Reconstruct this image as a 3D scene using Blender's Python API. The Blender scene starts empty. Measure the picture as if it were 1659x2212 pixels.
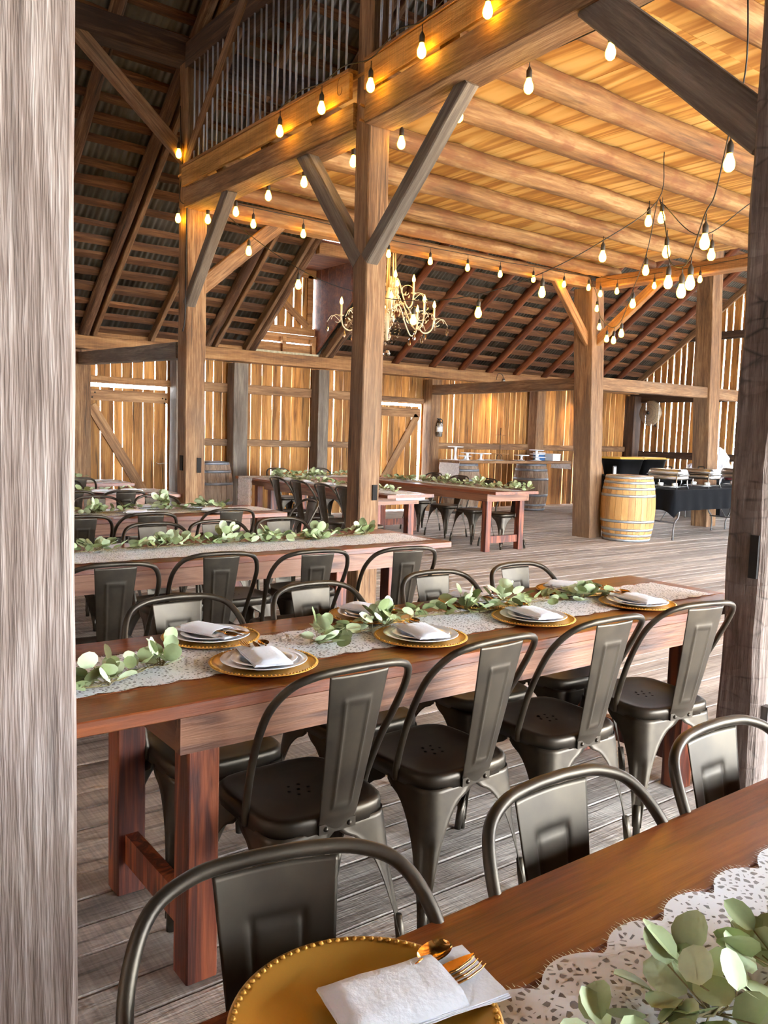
import bpy, bmesh, math, random
from mathutils import Vector, Matrix, Euler, noise as mnoise

random.seed(11)
PI = math.pi
S = bpy.context.scene
C = S.collection

# ---------------------------------------------------------------- camera, world, light, exposure
FPX = 1800.0
cam_data = bpy.data.cameras.new('camera')
cam_data.sensor_fit = 'VERTICAL'
cam_data.sensor_height = 36.0
cam_data.lens = FPX / 2212.0 * 36.0
cam_data.clip_start = 0.02
cam = bpy.data.objects.new('camera', cam_data)
C.objects.link(cam)
YAW, PITCH, ROLL = 0.9201027613839335, 0.09341561085519161, -0.030943830875616214
f_ = Vector((math.cos(YAW)*math.cos(PITCH), math.sin(YAW)*math.cos(PITCH), -math.sin(PITCH)))
r_ = Vector((math.sin(YAW), -math.cos(YAW), 0.0))
d_ = f_.cross(r_)
cr, sr = math.cos(ROLL), math.sin(ROLL)
R_ = cr*r_ + sr*d_
D_ = -sr*r_ + cr*d_
m = Matrix((( R_.x, -D_.x, -f_.x, 0.0), (R_.y, -D_.y, -f_.y, 0.0), (R_.z, -D_.z, -f_.z, 1.42), (0, 0, 0, 1)))
cam.matrix_world = m
S.camera = cam

S.view_settings.view_transform = 'Standard'
S.view_settings.look = 'None'
S.view_settings.exposure = 1.08
S.view_settings.gamma = 1.0
S.view_settings.use_curve_mapping = False
S.render.engine = 'CYCLES'
S.cycles.use_denoising = True
S.cycles.max_bounces = 5
S.cycles.diffuse_bounces = 3
S.cycles.glossy_bounces = 3
S.cycles.transmission_bounces = 3
S.cycles.use_adaptive_sampling = True
S.cycles.adaptive_threshold = 0.14
S.cycles.adaptive_min_samples = 16
S.cycles.transparent_max_bounces = 8
S.cycles.sample_clamp_indirect = 6.0
S.cycles.caustics_reflective = False
S.cycles.caustics_refractive = False

W = bpy.data.worlds.new('world')
S.world = W
W.use_nodes = True
bg = W.node_tree.nodes['Background']
bg.inputs[0].default_value = (0.82, 0.91, 1.0, 1)
bg.inputs[1].default_value = 21.0

sun = bpy.data.lights.new('sun', 'SUN')
sun.energy = 14.0
sun.angle = math.radians(12)
sun.color = (1.0, 0.95, 0.88)
so = bpy.data.objects.new('sun', sun)
so.rotation_euler = (math.radians(52), 0, math.radians(-25))
so.location = (4, -12, 12)
C.objects.link(so)

# ---------------------------------------------------------------- helpers
def tag(o, label=None, cat=None, group=None, kind=None):
    if label: o['label'] = label
    if cat: o['category'] = cat
    if group: o['group'] = group
    if kind: o['kind'] = kind
    return o

def empty(name, loc=(0, 0, 0), rz=0.0, label=None, cat=None, group=None):
    o = bpy.data.objects.new(name, None)
    o.empty_display_size = 0.05
    C.objects.link(o)
    o.location = loc
    o.rotation_euler = (0, 0, rz)
    return tag(o, label, cat, group)

KIDS = {}
def par(o, p):
    if p is not None:
        o.parent = p
        KIDS.setdefault(p.name, []).append(o)

def copy_tree(o, loc=None, rz=None, parent=None, label=None, group=None, scale=None):
    c = o.copy()
    C.objects.link(c)
    if parent is not None:
        par(c, parent)
    if loc is not None: c.location = loc
    if rz is not None: c.rotation_euler = (c.rotation_euler[0], c.rotation_euler[1], rz)
    if scale is not None: c.scale = scale
    if label: c['label'] = label
    if group: c['group'] = group
    for ch in KIDS.get(o.name, []):
        copy_tree(ch, parent=c)
    return c

class MB:
    """collects shapes and links them as ONE mesh object"""
    def __init__(s):
        s.v = []; s.f = []; s.r = []; s.sm = []; s.mi = []; s.rn = 0.5; s.mat = 0
    def add(s, vs, fs, smooth=False):
        o = len(s.v)
        s.v += [tuple(p) for p in vs]
        for f in fs:
            s.f.append([i+o for i in f]); s.r.append(s.rn); s.sm.append(smooth); s.mi.append(s.mat)
        return s
    def box(s, x0, y0, z0, x1, y1, z1, M=None):
        vs = [Vector(p) for p in ((x0,y0,z0),(x1,y0,z0),(x1,y1,z0),(x0,y1,z0),(x0,y0,z1),(x1,y0,z1),(x1,y1,z1),(x0,y1,z1))]
        if M is not None: vs = [M @ p for p in vs]
        return s.add(vs, [(0,3,2,1),(4,5,6,7),(0,1,5,4),(1,2,6,5),(2,3,7,6),(3,0,4,7)])
    def tube(s, pts, r, seg=8, cap=True, closed=False):
        pts = [Vector(p) for p in pts]
        n = len(pts)
        rad = r if isinstance(r, (list, tuple)) else [r]*n
        vs = []; fs = []
        t0 = (pts[1]-pts[0]).normalized()
        up = Vector((0,0,1)) if abs(t0.z) < 0.9 else Vector((1,0,0))
        nrm = t0.cross(up).normalized()
        for i in range(n):
            if closed: t = (pts[(i+1) % n]-pts[i-1]).normalized()
            else: t = (pts[min(i+1,n-1)]-pts[max(i-1,0)]).normalized()
            nrm = (nrm - t*nrm.dot(t))
            if nrm.length < 1e-6: nrm = t.orthogonal()
            nrm.normalize()
            b = t.cross(nrm)
            for k in range(seg):
                a = 2*PI*k/seg
                vs.append(pts[i] + (nrm*math.cos(a)+b*math.sin(a))*rad[i])
        m_ = n if closed else n-1
        for i in range(m_):
            j = (i+1) % n
            for k in range(seg):
                l = (k+1) % seg
                fs.append((i*seg+k, i*seg+l, j*seg+l, j*seg+k))
        if cap and not closed:
            fs.append(tuple(range(seg))[::-1]); fs.append(tuple((n-1)*seg+k for k in range(seg)))
        return s.add(vs, fs, True)
    def lathe(s, prof, seg=32, M=None, smooth=True):
        vs = []; fs = []
        n = len(prof)
        for (r, z) in prof:
            for k in range(seg):
                a = 2*PI*k/seg
                p = Vector((r*math.cos(a), r*math.sin(a), z))
                vs.append(M @ p if M is not None else p)
        for i in range(n-1):
            for k in range(seg):
                l = (k+1) % seg
                fs.append((i*seg+k, i*seg+l, (i+1)*seg+l, (i+1)*seg+k))
        if prof[0][0] > 1e-5: fs.append(tuple(range(seg))[::-1])
        if prof[-1][0] > 1e-5: fs.append(tuple((n-1)*seg+k for k in range(seg)))
        return s.add(vs, fs, smooth)
    def grid(s, P, smooth=True, wrap=False):
        rows = len(P); cols = len(P[0])
        vs = [p for row in P for p in row]
        fs = []
        for i in range(rows-1):
            for j in range(cols-1 + (1 if wrap else 0)):
                k = (j+1) % cols
                fs.append((i*cols+j, i*cols+k, (i+1)*cols+k, (i+1)*cols+j))
        return s.add(vs, fs, smooth)
    def build(s, name, mats, parent=None, loc=None, rot=None, M=None, solid=0.0, fix=False):
        me = bpy.data.meshes.new(name)
        me.from_pydata(s.v, [], s.f)
        me.polygons.foreach_set('use_smooth', s.sm)
        me.polygons.foreach_set('material_index', s.mi)
        ca = me.attributes.new('rnd', 'FLOAT', 'FACE')
        ca.data.foreach_set('value', s.r)
        if not isinstance(mats, (list, tuple)): mats = [mats]
        for mt in mats: me.materials.append(mt)
        if solid or fix:
            bm = bmesh.new(); bm.from_mesh(me)
            if fix:
                bmesh.ops.remove_doubles(bm, verts=bm.verts, dist=1e-5)
                bmesh.ops.recalc_face_normals(bm, faces=bm.faces)
            if solid:
                bmesh.ops.solidify(bm, geom=bm.faces[:], thickness=solid)
            bm.to_mesh(me); bm.free()
        me.update()
        o = bpy.data.objects.new(name, me)
        C.objects.link(o)
        if loc is not None: o.location = loc
        if rot is not None: o.rotation_euler = rot
        if M is not None: o.matrix_world = M
        par(o, parent)
        return o

def spline(pts, n=8):
    pts = [Vector(p) for p in pts]
    P = [2*pts[0]-pts[1]] + pts + [2*pts[-1]-pts[-2]]
    out = []
    for i in range(1, len(P)-2):
        p0, p1, p2, p3 = P[i-1], P[i], P[i+1], P[i+2]
        for k in range(n):
            t = k/n
            out.append(0.5*((2*p1)+(p2-p0)*t+(2*p0-5*p1+4*p2-p3)*t*t+(3*p1-p0-3*p2+p3)*t*t*t))
    out.append(pts[-1])
    return out

# ---------------------------------------------------------------- materials
MATS = {}
def new_mat(name):
    mt = bpy.data.materials.new(name)
    mt.use_nodes = True
    nt = mt.node_tree
    return mt, nt, nt.nodes['Principled BSDF']

def srgb(r, g, b):
    def f(c):
        c /= 255.0
        return c/12.92 if c <= 0.04045 else ((c+0.055)/1.055)**2.4
    return (f(r), f(g), f(b), 1)

def plain(name, col, rough=0.5, metal=0.0, coat=0.0, var=0.0, vscale=8.0, bump=0.0, bscale=40.0, sheen=0.0):
    mt, nt, bs = new_mat(name)
    bs.inputs['Base Color'].default_value = col
    bs.inputs['Roughness'].default_value = rough
    bs.inputs['Metallic'].default_value = metal
    bs.inputs['Coat Weight'].default_value = coat
    if sheen: bs.inputs['Sheen Weight'].default_value = sheen
    tc = nt.nodes.new('ShaderNodeTexCoord')
    if var:
        nz = nt.nodes.new('ShaderNodeTexNoise'); nz.inputs['Scale'].default_value = vscale; nz.inputs['Detail'].default_value = 5
        nt.links.new(tc.outputs['Object'], nz.inputs['Vector'])
        rp = nt.nodes.new('ShaderNodeValToRGB')
        rp.color_ramp.elements[0].position = 0.3; rp.color_ramp.elements[1].position = 0.7
        rp.color_ramp.elements[0].color = tuple(c*(1-var) for c in col[:3])+(1,)
        rp.color_ramp.elements[1].color = tuple(min(1, c*(1+var)) for c in col[:3])+(1,)
        nt.links.new(nz.outputs['Fac'], rp.inputs['Fac'])
        nt.links.new(rp.outputs['Color'], bs.inputs['Base Color'])
    if bump:
        nb = nt.nodes.new('ShaderNodeTexNoise'); nb.inputs['Scale'].default_value = bscale; nb.inputs['Detail'].default_value = 4
        nt.links.new(tc.outputs['Object'], nb.inputs['Vector'])
        bp = nt.nodes.new('ShaderNodeBump'); bp.inputs['Strength'].default_value = bump; bp.inputs['Distance'].default_value = 0.01
        nt.links.new(nb.outputs['Fac'], bp.inputs['Height']); nt.links.new(bp.outputs['Normal'], bs.inputs['Normal'])
    return mt

def wood(name, dark, mid, light, axis='X', scale=1.0, rough=0.75, bump=0.35, crack=0.5, patch=None, patch_amt=0.5,
         fibre=1.0, rndvar=0.5, coat=0.0, rings=0.0, saw=0.0, patch_scale=1.5, fl=4.0, adze=0.0):
    """board / timber with the grain along one local axis; 'rnd' face attribute shifts each board's tone"""
    mt, nt, bs = new_mat(name)
    N = nt.nodes; L = nt.links
    tc = N.new('ShaderNodeTexCoord'); oi = N.new('ShaderNodeObjectInfo'); at = N.new('ShaderNodeAttribute'); at.attribute_name = 'rnd'
    ad = N.new('ShaderNodeMath'); ad.operation = 'MULTIPLY_ADD'; ad.inputs[1].default_value = 13.0
    L.new(at.outputs['Fac'], ad.inputs[0])
    m2 = N.new('ShaderNodeMath'); m2.operation = 'MULTIPLY'; m2.inputs[1].default_value = 29.0
    L.new(oi.outputs['Random'], m2.inputs[0]); L.new(m2.outputs[0], ad.inputs[2])
    cx = N.new('ShaderNodeCombineXYZ')
    for k in range(3): L.new(ad.outputs[0], cx.inputs[k])
    va = N.new('ShaderNodeVectorMath'); va.operation = 'ADD'
    L.new(tc.outputs['Object'], va.inputs[0]); L.new(cx.outputs[0], va.inputs[1])
    def mapped(long_, cross):
        mp = N.new('ShaderNodeMapping')
        sc = [cross]*3; sc['XYZ'.index(axis)] = long_
        mp.inputs['Scale'].default_value = sc
        L.new(va.outputs[0], mp.inputs['Vector'])
        return mp
    def nz(mp, sc, det=6, dist=0.0, ro=0.6):
        n = N.new('ShaderNodeTexNoise'); n.inputs['Scale'].default_value = sc; n.inputs['Detail'].default_value = det
        n.inputs['Distortion'].default_value = dist; n.inputs['Roughness'].default_value = ro
        L.new(mp.outputs['Vector'], n.inputs['Vector']); return n
    grain = nz(mapped(0.55*scale, 7*scale), 1.6, 3, 1.2 if rings else 0.4)
    fib = nz(mapped(fl*scale, 70*scale), 1.0, 3, 0.0, 0.75)
    g_out = grain.outputs['Fac']
    if rings:
        mm = N.new('ShaderNodeMath'); mm.operation = 'MULTIPLY'; mm.inputs[1].default_value = rings
        L.new(g_out, mm.inputs[0])
        ss = N.new('ShaderNodeMath'); ss.operation = 'SINE'; L.new(mm.outputs[0], ss.inputs[0])
        mr = N.new('ShaderNodeMapRange'); mr.inputs['From Min'].default_value = -1; mr.inputs['To Min'].default_value = 0.34; mr.inputs['To Max'].default_value = 0.72
        L.new(ss.outputs[0], mr.inputs['Value']); g_out = mr.outputs['Result']
    mx = N.new('ShaderNodeMix'); mx.data_type = 'FLOAT'; mx.inputs['Factor'].default_value = 0.42*fibre
    L.new(g_out, mx.inputs[2]); L.new(fib.outputs['Fac'], mx.inputs[3])
    rp = N.new('ShaderNodeValToRGB')
    e = rp.color_ramp.elements
    e[0].position = 0.32; e[0].color = dark; e[1].position = 0.68; e[1].color = light
    k = e.new(0.5); k.color = mid
    L.new(mx.outputs[0], rp.inputs['Fac'])
    col = rp.outputs['Color']
    if patch:
        pn = nz(mapped(patch_scale*0.5, patch_scale), 1.0, 3, 0.0)
        pr = N.new('ShaderNodeMapRange'); pr.inputs['From Min'].default_value = 0.48; pr.inputs['From Max'].default_value = 0.62; pr.inputs['To Max'].default_value = patch_amt
        L.new(pn.outputs['Fac'], pr.inputs['Value'])
        mc = N.new('ShaderNodeMix'); mc.data_type = 'RGBA'; mc.blend_type = 'MIX'
        L.new(pr.outputs['Result'], mc.inputs['Factor']); L.new(col, mc.inputs[6]); mc.inputs[7].default_value = patch
        # keep the grain visible inside the patch
        ml = N.new('ShaderNodeMix'); ml.data_type = 'RGBA'; ml.blend_type = 'MIX'; ml.inputs['Factor'].default_value = 0.35
        L.new(mc.outputs[2], ml.inputs[6]); L.new(col, ml.inputs[7]); col = ml.outputs[2]
    cn = None
    if crack:
        cn = nz(mapped(1.1*scale, 22*scale), 1.0, 2, 0.0)
        cm = N.new('ShaderNodeMapRange'); cm.inputs['From Min'].default_value = 0.30; cm.inputs['From Max'].default_value = 0.38
        cm.inputs['To Min'].default_value = 1-crack; cm.inputs['To Max'].default_value = 1.0
        L.new(cn.outputs['Fac'], cm.inputs['Value'])
        mu = N.new('ShaderNodeMix'); mu.data_type = 'RGBA'; mu.blend_type = 'MULTIPLY'; mu.inputs['Factor'].default_value = 1
        L.new(col, mu.inputs[6]); L.new(cm.outputs['Result'], mu.inputs[7]); col = mu.outputs[2]
    if saw:
        sw = N.new('ShaderNodeTexNoise'); sw.inputs['Scale'].default_value = 1.0; sw.inputs['Detail'].default_value = 3
        mp = N.new('ShaderNodeMapping'); sc = [4.0]*3; sc['XYZ'.index(axis)] = 120.0; mp.inputs['Scale'].default_value = sc
        mp.inputs['Rotation'].default_value = (0, 0, 0.25)
        L.new(va.outputs[0], mp.inputs['Vector']); L.new(mp.outputs['Vector'], sw.inputs['Vector'])
        sm = N.new('ShaderNodeMapRange'); sm.inputs['From Min'].default_value = 0.35; sm.inputs['From Max'].default_value = 0.65
        sm.inputs['To Min'].default_value = 1-saw; sm.inputs['To Max'].default_value = 1+saw*0.5
        L.new(sw.outputs['Fac'], sm.inputs['Value'])
        mu = N.new('ShaderNodeMix'); mu.data_type = 'RGBA'; mu.blend_type = 'MULTIPLY'; mu.inputs['Factor'].default_value = 1
        L.new(col, mu.inputs[6]); L.new(sm.outputs['Result'], mu.inputs[7]); col = mu.outputs[2]
    hsock = fib.outputs['Fac']
    if adze:
        mp = mapped(11.0, 5.0)
        vo = N.new('ShaderNodeTexVoronoi'); vo.feature = 'DISTANCE_TO_EDGE'; vo.inputs['Scale'].default_value = 1.0; vo.inputs['Randomness'].default_value = 0.85
        L.new(mp.outputs['Vector'], vo.inputs['Vector'])
        br = nz(mapped(3.0, 5.0), 1.0, 3, 0.2)
        am = N.new('ShaderNodeMapRange'); am.inputs['From Max'].default_value = 0.07; am.inputs['To Min'].default_value = 1-adze; am.inputs['To Max'].default_value = 1.0
        L.new(vo.outputs['Distance'], am.inputs['Value'])
        bm_ = N.new('ShaderNodeMapRange'); bm_.inputs['From Min'].default_value = 0.45; bm_.inputs['From Max'].default_value = 0.6
        L.new(br.outputs['Fac'], bm_.inputs['Value'])
        mu = N.new('ShaderNodeMix'); mu.data_type = 'RGBA'; mu.blend_type = 'MULTIPLY'
        L.new(bm_.outputs['Result'], mu.inputs['Factor']); L.new(col, mu.inputs[6]); L.new(am.outputs['Result'], mu.inputs[7]); col = mu.outputs[2]
        hs = N.new('ShaderNodeMath'); hs.operation = 'MULTIPLY_ADD'; hs.inputs[1].default_value = 2.5; L.new(vo.outputs['Distance'], hs.inputs[0]); L.new(fib.outputs['Fac'], hs.inputs[2]); hsock = hs.outputs[0]
    vr = N.new('ShaderNodeMapRange'); vr.inputs['To Min'].default_value = 1-rndvar*0.5; vr.inputs['To Max'].default_value = 1+rndvar*0.5
    L.new(at.outputs['Fac'], vr.inputs['Value'])
    mv = N.new('ShaderNodeMix'); mv.data_type = 'RGBA'; mv.blend_type = 'MULTIPLY'; mv.inputs['Factor'].default_value = 1
    L.new(col, mv.inputs[6]); L.new(vr.outputs['Result'], mv.inputs[7])
    L.new(mv.outputs[2], bs.inputs['Base Color'])
    bs.inputs['Roughness'].default_value = rough
    bs.inputs['Coat Weight'].default_value = coat
    bs.inputs['Coat Roughness'].default_value = 0.25
    if bump:
        bp = N.new('ShaderNodeBump'); bp.inputs['Strength'].default_value = bump; bp.inputs['Distance'].default_value = 0.012
        L.new(hsock, bp.inputs['Height']); L.new(bp.outputs['Normal'], bs.inputs['Normal'])
    return mt

grey = wood('weathered_grey_wood', srgb(78,62,54), srgb(134,117,107), srgb(184,170,162), rough=0.85, crack=0.35, fibre=1.5, bump=0.6, fl=3.6, scale=1.0, patch=srgb(128,104,90), patch_amt=0.5)
greydark = wood('hewn_grey_brown_wood', srgb(64,50,42), srgb(104,88,78), srgb(144,128,118), rough=0.85, crack=0.6, fibre=1.4, bump=0.8, adze=0.75)
fascia_m = wood('golden_fascia', srgb(130,86,34), srgb(186,134,66), srgb(214,168,98), rough=0.75, crack=0.3, saw=0.14, rndvar=0.2)
beam_m = wood('aged_brown_beam', srgb(70,46,28), srgb(126,90,58), srgb(170,134,96), rough=0.8, crack=0.5, patch=srgb(100,84,70), patch_amt=0.6, fibre=1.3, bump=0.45)
beam_g = wood('aged_grey_brace', srgb(70,60,52), srgb(108,96,84), srgb(150,136,120), rough=0.8, crack=0.4, patch=srgb(90,72,56), patch_amt=0.7)
beam_d = wood('dark_old_beam', srgb(30,19,13), srgb(62,41,28), srgb(104,78,58), rough=0.85, crack=0.6, patch=srgb(60,44,36), patch_amt=0.6)
beam_w = wood('warm_sawn_beam', srgb(92,58,30), srgb(150,104,60), srgb(186,140,90), rough=0.75, crack=0.35, saw=0.12)
board_m = wood('barn_wall_board', srgb(96,58,24), srgb(170,114,54), srgb(206,152,84), axis='Z', rough=0.8, crack=0.65, rndvar=0.7, patch=srgb(134,102,58), patch_amt=0.5, bump=0.4, fibre=0.8)
board_x = wood('barn_rail_board', srgb(86,60,38), srgb(138,100,66), srgb(176,138,98), axis='X', rough=0.8, crack=0.4, rndvar=0.4)
floor_m = wood('floor_plank', srgb(118,104,94), srgb(170,156,144), srgb(206,194,182), rough=0.72, crack=0.45, rndvar=0.5, saw=0.2, fibre=0.9, bump=0.45)
log_m = wood('peeled_log', srgb(84,52,24), srgb(134,94,52), srgb(180,142,96), rough=0.8, crack=0.35, patch=srgb(112,62,28), patch_amt=0.9, fibre=0.7, scale=0.8, patch_scale=7)
pole_m = wood('pole_rafter', srgb(62,26,10), srgb(116,58,26), srgb(160,96,52), rough=0.7, crack=0.5, patch=srgb(76,38,22), patch_amt=0.6)
bark_m = wood('bark_rafter', srgb(44,24,14), srgb(96,64,42), srgb(156,122,92), rough=0.9, crack=0.8, patch=srgb(70,44,30), patch_amt=0.7, bump=0.8)
lath_m = wood('roof_lath', srgb(44,24,12), srgb(92,56,30), srgb(140,98,62), rough=0.85, crack=0.5)
ply_m = wood('plywood', srgb(164,106,38), srgb(214,160,80), srgb(226,180,104), axis='Y', rough=0.7, crack=0.0, rings=22.0, fibre=0.2, rndvar=0.12, bump=0.1, scale=0.26)
top_m = wood('stained_table_top', srgb(62,25,8), srgb(124,60,22), srgb(156,86,38), rough=0.42, crack=0.25, coat=0.25, rndvar=0.3, bump=0.12, patch=srgb(92,46,24), patch_amt=0.5)
apron_m = wood('stained_table_apron', srgb(72,37,20), srgb(114,68,41), srgb(142,94,64), rough=0.5, crack=0.2, coat=0.1, rings=16.0, fibre=0.5, rndvar=0.2, bump=0.15)
leg_m = wood('stained_table_leg', srgb(52,16,6), srgb(108,46,20), srgb(142,72,36), axis='Z', rough=0.5, crack=0.2, coat=0.1, rings=20.0, fibre=0.4, rndvar=0.2, bump=0.15)
oak_new = wood('new_barrel_oak', srgb(146,98,46), srgb(184,136,76), srgb(206,162,102), axis='Z', rough=0.6, crack=0.2, rndvar=0.3, scale=1.5)
oak_old = wood('old_barrel_oak', srgb(96,74,58), srgb(142,118,96), srgb(176,154,132), axis='Z', rough=0.75, crack=0.4, rndvar=0.3, patch=srgb(96,62,54), patch_amt=0.6, scale=1.5)

def chair_metal():
    mt, nt, bs = new_mat('gunmetal_chair')
    N = nt.nodes; L = nt.links
    tc = N.new('ShaderNodeTexCoord')
    nz = N.new('ShaderNodeTexNoise'); nz.inputs['Scale'].default_value = 7; nz.inputs['Detail'].default_value = 6
    L.new(tc.outputs['Object'], nz.inputs['Vector'])
    rp = N.new('ShaderNodeValToRGB'); e = rp.color_ramp.elements
    e[0].position = 0.3; e[0].color = srgb(54,48,42); e[1].position = 0.72; e[1].color = srgb(86,77,64)
    L.new(nz.outputs['Fac'], rp.inputs['Fac']); L.new(rp.outputs['Color'], bs.inputs['Base Color'])
    mr = N.new('ShaderNodeMapRange'); mr.inputs['To Min'].default_value = 0.34; mr.inputs['To Max'].default_value = 0.5
    L.new(nz.outputs['Fac'], mr.inputs['Value']); L.new(mr.outputs['Result'], bs.inputs['Roughness'])
    bs.inputs['Metallic'].default_value = 0.78
    return mt
metal_m = chair_metal()
hole_shade_m = plain('painted_hole_shade', srgb(24,18,14), 0.9)  # flat dark colour standing in for the shade inside holes
gold_m = plain('gold_charger', srgb(212,158,66), 0.34, 0.4, var=0.12, vscale=3)
goldshine_m = plain('gold_cutlery', srgb(222,172,104), 0.12, 1.0)
china_m = plain('white_china', srgb(242,245,250), 0.12, 0.0, coat=0.5)
linen_m = plain('white_napkin', srgb(236,238,244), 0.85, 0, bump=0.15, bscale=120, sheen=0.2)
steel_m = plain('brushed_steel', srgb(196,196,194), 0.28, 1.0)
hoop_new = plain('galvanised_hoop', srgb(176,184,190), 0.35, 0.75, var=0.12, vscale=14)
hoop_old = plain('old_grey_hoop', srgb(128,130,136), 0.5, 0.6, var=0.2, vscale=10)
rebar_m = plain('grey_steel_rod', srgb(186,196,210), 0.4, 0.3, bump=0.5, bscale=160)
cable_m = plain('black_cable', srgb(30,26,22), 0.6)
socket_m = plain('black_socket', srgb(44,38,32), 0.5)
blackcloth_m = plain('black_tablecloth', srgb(8,9,13), 0.9, bump=0.1, bscale=30)
blackplastic_m = plain('black_plastic', srgb(26,26,28), 0.45)
yellow_m = plain('yellow_plastic', srgb(222,172,64), 0.5)
greyleg_m = plain('grey_folding_leg', srgb(96,92,90), 0.45, 0.4)
cream_m = plain('cream_iron', srgb(222,208,176), 0.5, 0.0, var=0.2, vscale=20)
candle_m = plain('cream_candle', srgb(236,222,190), 0.5)
white_m = plain('white_plastic', srgb(226,226,224), 0.5)
blue_m = plain('blue_box', srgb(52,104,158), 0.5)
greybox_m = plain('grey_crate', srgb(120,116,112), 0.6)
ext_m = plain('chrome_cylinder', srgb(150,146,140), 0.25, 0.8)
stem_m = plain('garland_stem', srgb(132,118,78), 0.7)
ground_m = plain('outside_gravel', srgb(196,190,178), 0.9, var=0.15)
sill_m = plain('pale_sill', srgb(178,168,140), 0.85, var=0.25, vscale=20)
cord_m = plain('brass_rod', srgb(214,178,120), 0.4, 0.3)

def glass(name, col=(1,1,1,1), rough=0.02, ior=1.45):
    mt, nt, bs = new_mat(name)
    bs.inputs['Base Color'].default_value = col
    bs.inputs['Transmission Weight'].default_value = 1.0
    bs.inputs['Roughness'].default_value = rough
    bs.inputs['IOR'].default_value = ior
    return mt
for q_ in (blackcloth_m, blackplastic_m): q_.node_tree.nodes['Principled BSDF'].inputs['Specular IOR Level'].default_value = 0.15
crystal_m = glass('crystal', (1,1,1,1))

def film(name, col, a):
    mt, nt, bs = new_mat(name)
    bs.inputs['Base Color'].default_value = col
    bs.inputs['Roughness'].default_value = 0.2
    bs.inputs['Alpha'].default_value = a
    return mt
film_m = film('clear_plastic_wrap', srgb(214,220,230), 0.55)
fanmesh_m = film('fan_grille', srgb(176,156,128), 0.8)

def emit(name, col, st):
    mt, nt, bs = new_mat(name)
    bs.inputs['Base Color'].default_value = (0.9, 0.8, 0.6, 1)
    bs.inputs['Emission Color'].default_value = col
    bs.inputs['Emission Strength'].default_value = st
    return mt
bulb_m = emit('amber_bulb_glass', (1.0, 0.50, 0.02, 1), 28)
flame_m = emit('candle_bulb', (1.0, 0.52, 0.05, 1), 36)
lampglow_m = emit('spot_face', (1.0, 0.6, 0.25, 1), 12)

def leaf_mat():
    mt, nt, bs = new_mat('eucalyptus_leaf')
    N = nt.nodes; L = nt.links
    at = N.new('ShaderNodeAttribute'); at.attribute_name = 'rnd'
    rp = N.new('ShaderNodeValToRGB'); e = rp.color_ramp.elements
    e[0].position = 0.0; e[0].color = srgb(110,122,74); e[1].position = 1.0; e[1].color = srgb(216,224,184)
    k = e.new(0.35); k.color = srgb(152,164,112)
    k = e.new(0.7); k.color = srgb(186,200,156)
    L.new(at.outputs['Fac'], rp.inputs['Fac'])
    tc = N.new('ShaderNodeTexCoord')
    nz = N.new('ShaderNodeTexNoise'); nz.inputs['Scale'].default_value = 45; nz.inputs['Detail'].default_value = 4
    L.new(tc.outputs['Object'], nz.inputs['Vector'])
    mr = N.new('ShaderNodeMapRange'); mr.inputs['To Min'].default_value = 0.8; mr.inputs['To Max'].default_value = 1.2
    L.new(nz.outputs['Fac'], mr.inputs['Value'])
    mu = N.new('ShaderNodeMix'); mu.data_type = 'RGBA'; mu.blend_type = 'MULTIPLY'; mu.inputs['Factor'].default_value = 1
    L.new(rp.outputs['Color'], mu.inputs[6]); L.new(mr.outputs['Result'], mu.inputs[7])
    L.new(mu.outputs[2], bs.inputs['Base Color'])
    bs.inputs['Roughness'].default_value = 0.6
    return mt
leaf_m = leaf_mat()

def lace_mat():
    mt, nt, bs = new_mat('white_lace')
    N = nt.nodes; L = nt.links
    tc = N.new('ShaderNodeTexCoord')
    v1 = N.new('ShaderNodeTexVoronoi'); v1.feature = 'DISTANCE_TO_EDGE'; v1.inputs['Scale'].default_value = 88
    v2 = N.new('ShaderNodeTexVoronoi'); v2.feature = 'F1'; v2.inputs['Scale'].default_value = 13
    for v in (v1, v2): L.new(tc.outputs['Object'], v.inputs['Vector'])
    def cmp(sock, t, op):
        c = N.new('ShaderNodeMath'); c.operation = op; c.inputs[1].default_value = t; L.new(sock, c.inputs[0]); return c.outputs[0]
    def two(a, b, op):
        c = N.new('ShaderNodeMath'); c.operation = op; L.new(a, c.inputs[0]); L.new(b, c.inputs[1]); return c.outputs[0]
    net = cmp(v1.outputs['Distance'], 0.22, 'LESS_THAN')
    # flower rings around each big cell's centre
    wv = N.new('ShaderNodeMath'); wv.operation = 'MULTIPLY'; wv.inputs[1].default_value = 24; L.new(v2.outputs['Distance'], wv.inputs[0])
    sn = N.new('ShaderNodeMath'); sn.operation = 'SINE'; L.new(wv.outputs[0], sn.inputs[0])
    ring = cmp(sn.outputs[0], 0.35, 'GREATER_THAN')
    ins = cmp(v2.outputs['Distance'], 0.42, 'LESS_THAN')
    fl = two(ring, ins, 'MULTIPLY')
    a = two(net, fl, 'MAXIMUM')
    mr = N.new('ShaderNodeMapRange'); mr.inputs['To Min'].default_value = 0.34; mr.inputs['To Max'].default_value = 0.98
    L.new(a, mr.inputs['Value'])
    L.new(mr.outputs['Result'], bs.inputs['Alpha'])
    bs.inputs['Base Color'].default_value = srgb(246,248,252)
    bs.inputs['Roughness'].default_value = 0.9
    return mt
lace_m = lace_mat()

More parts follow.
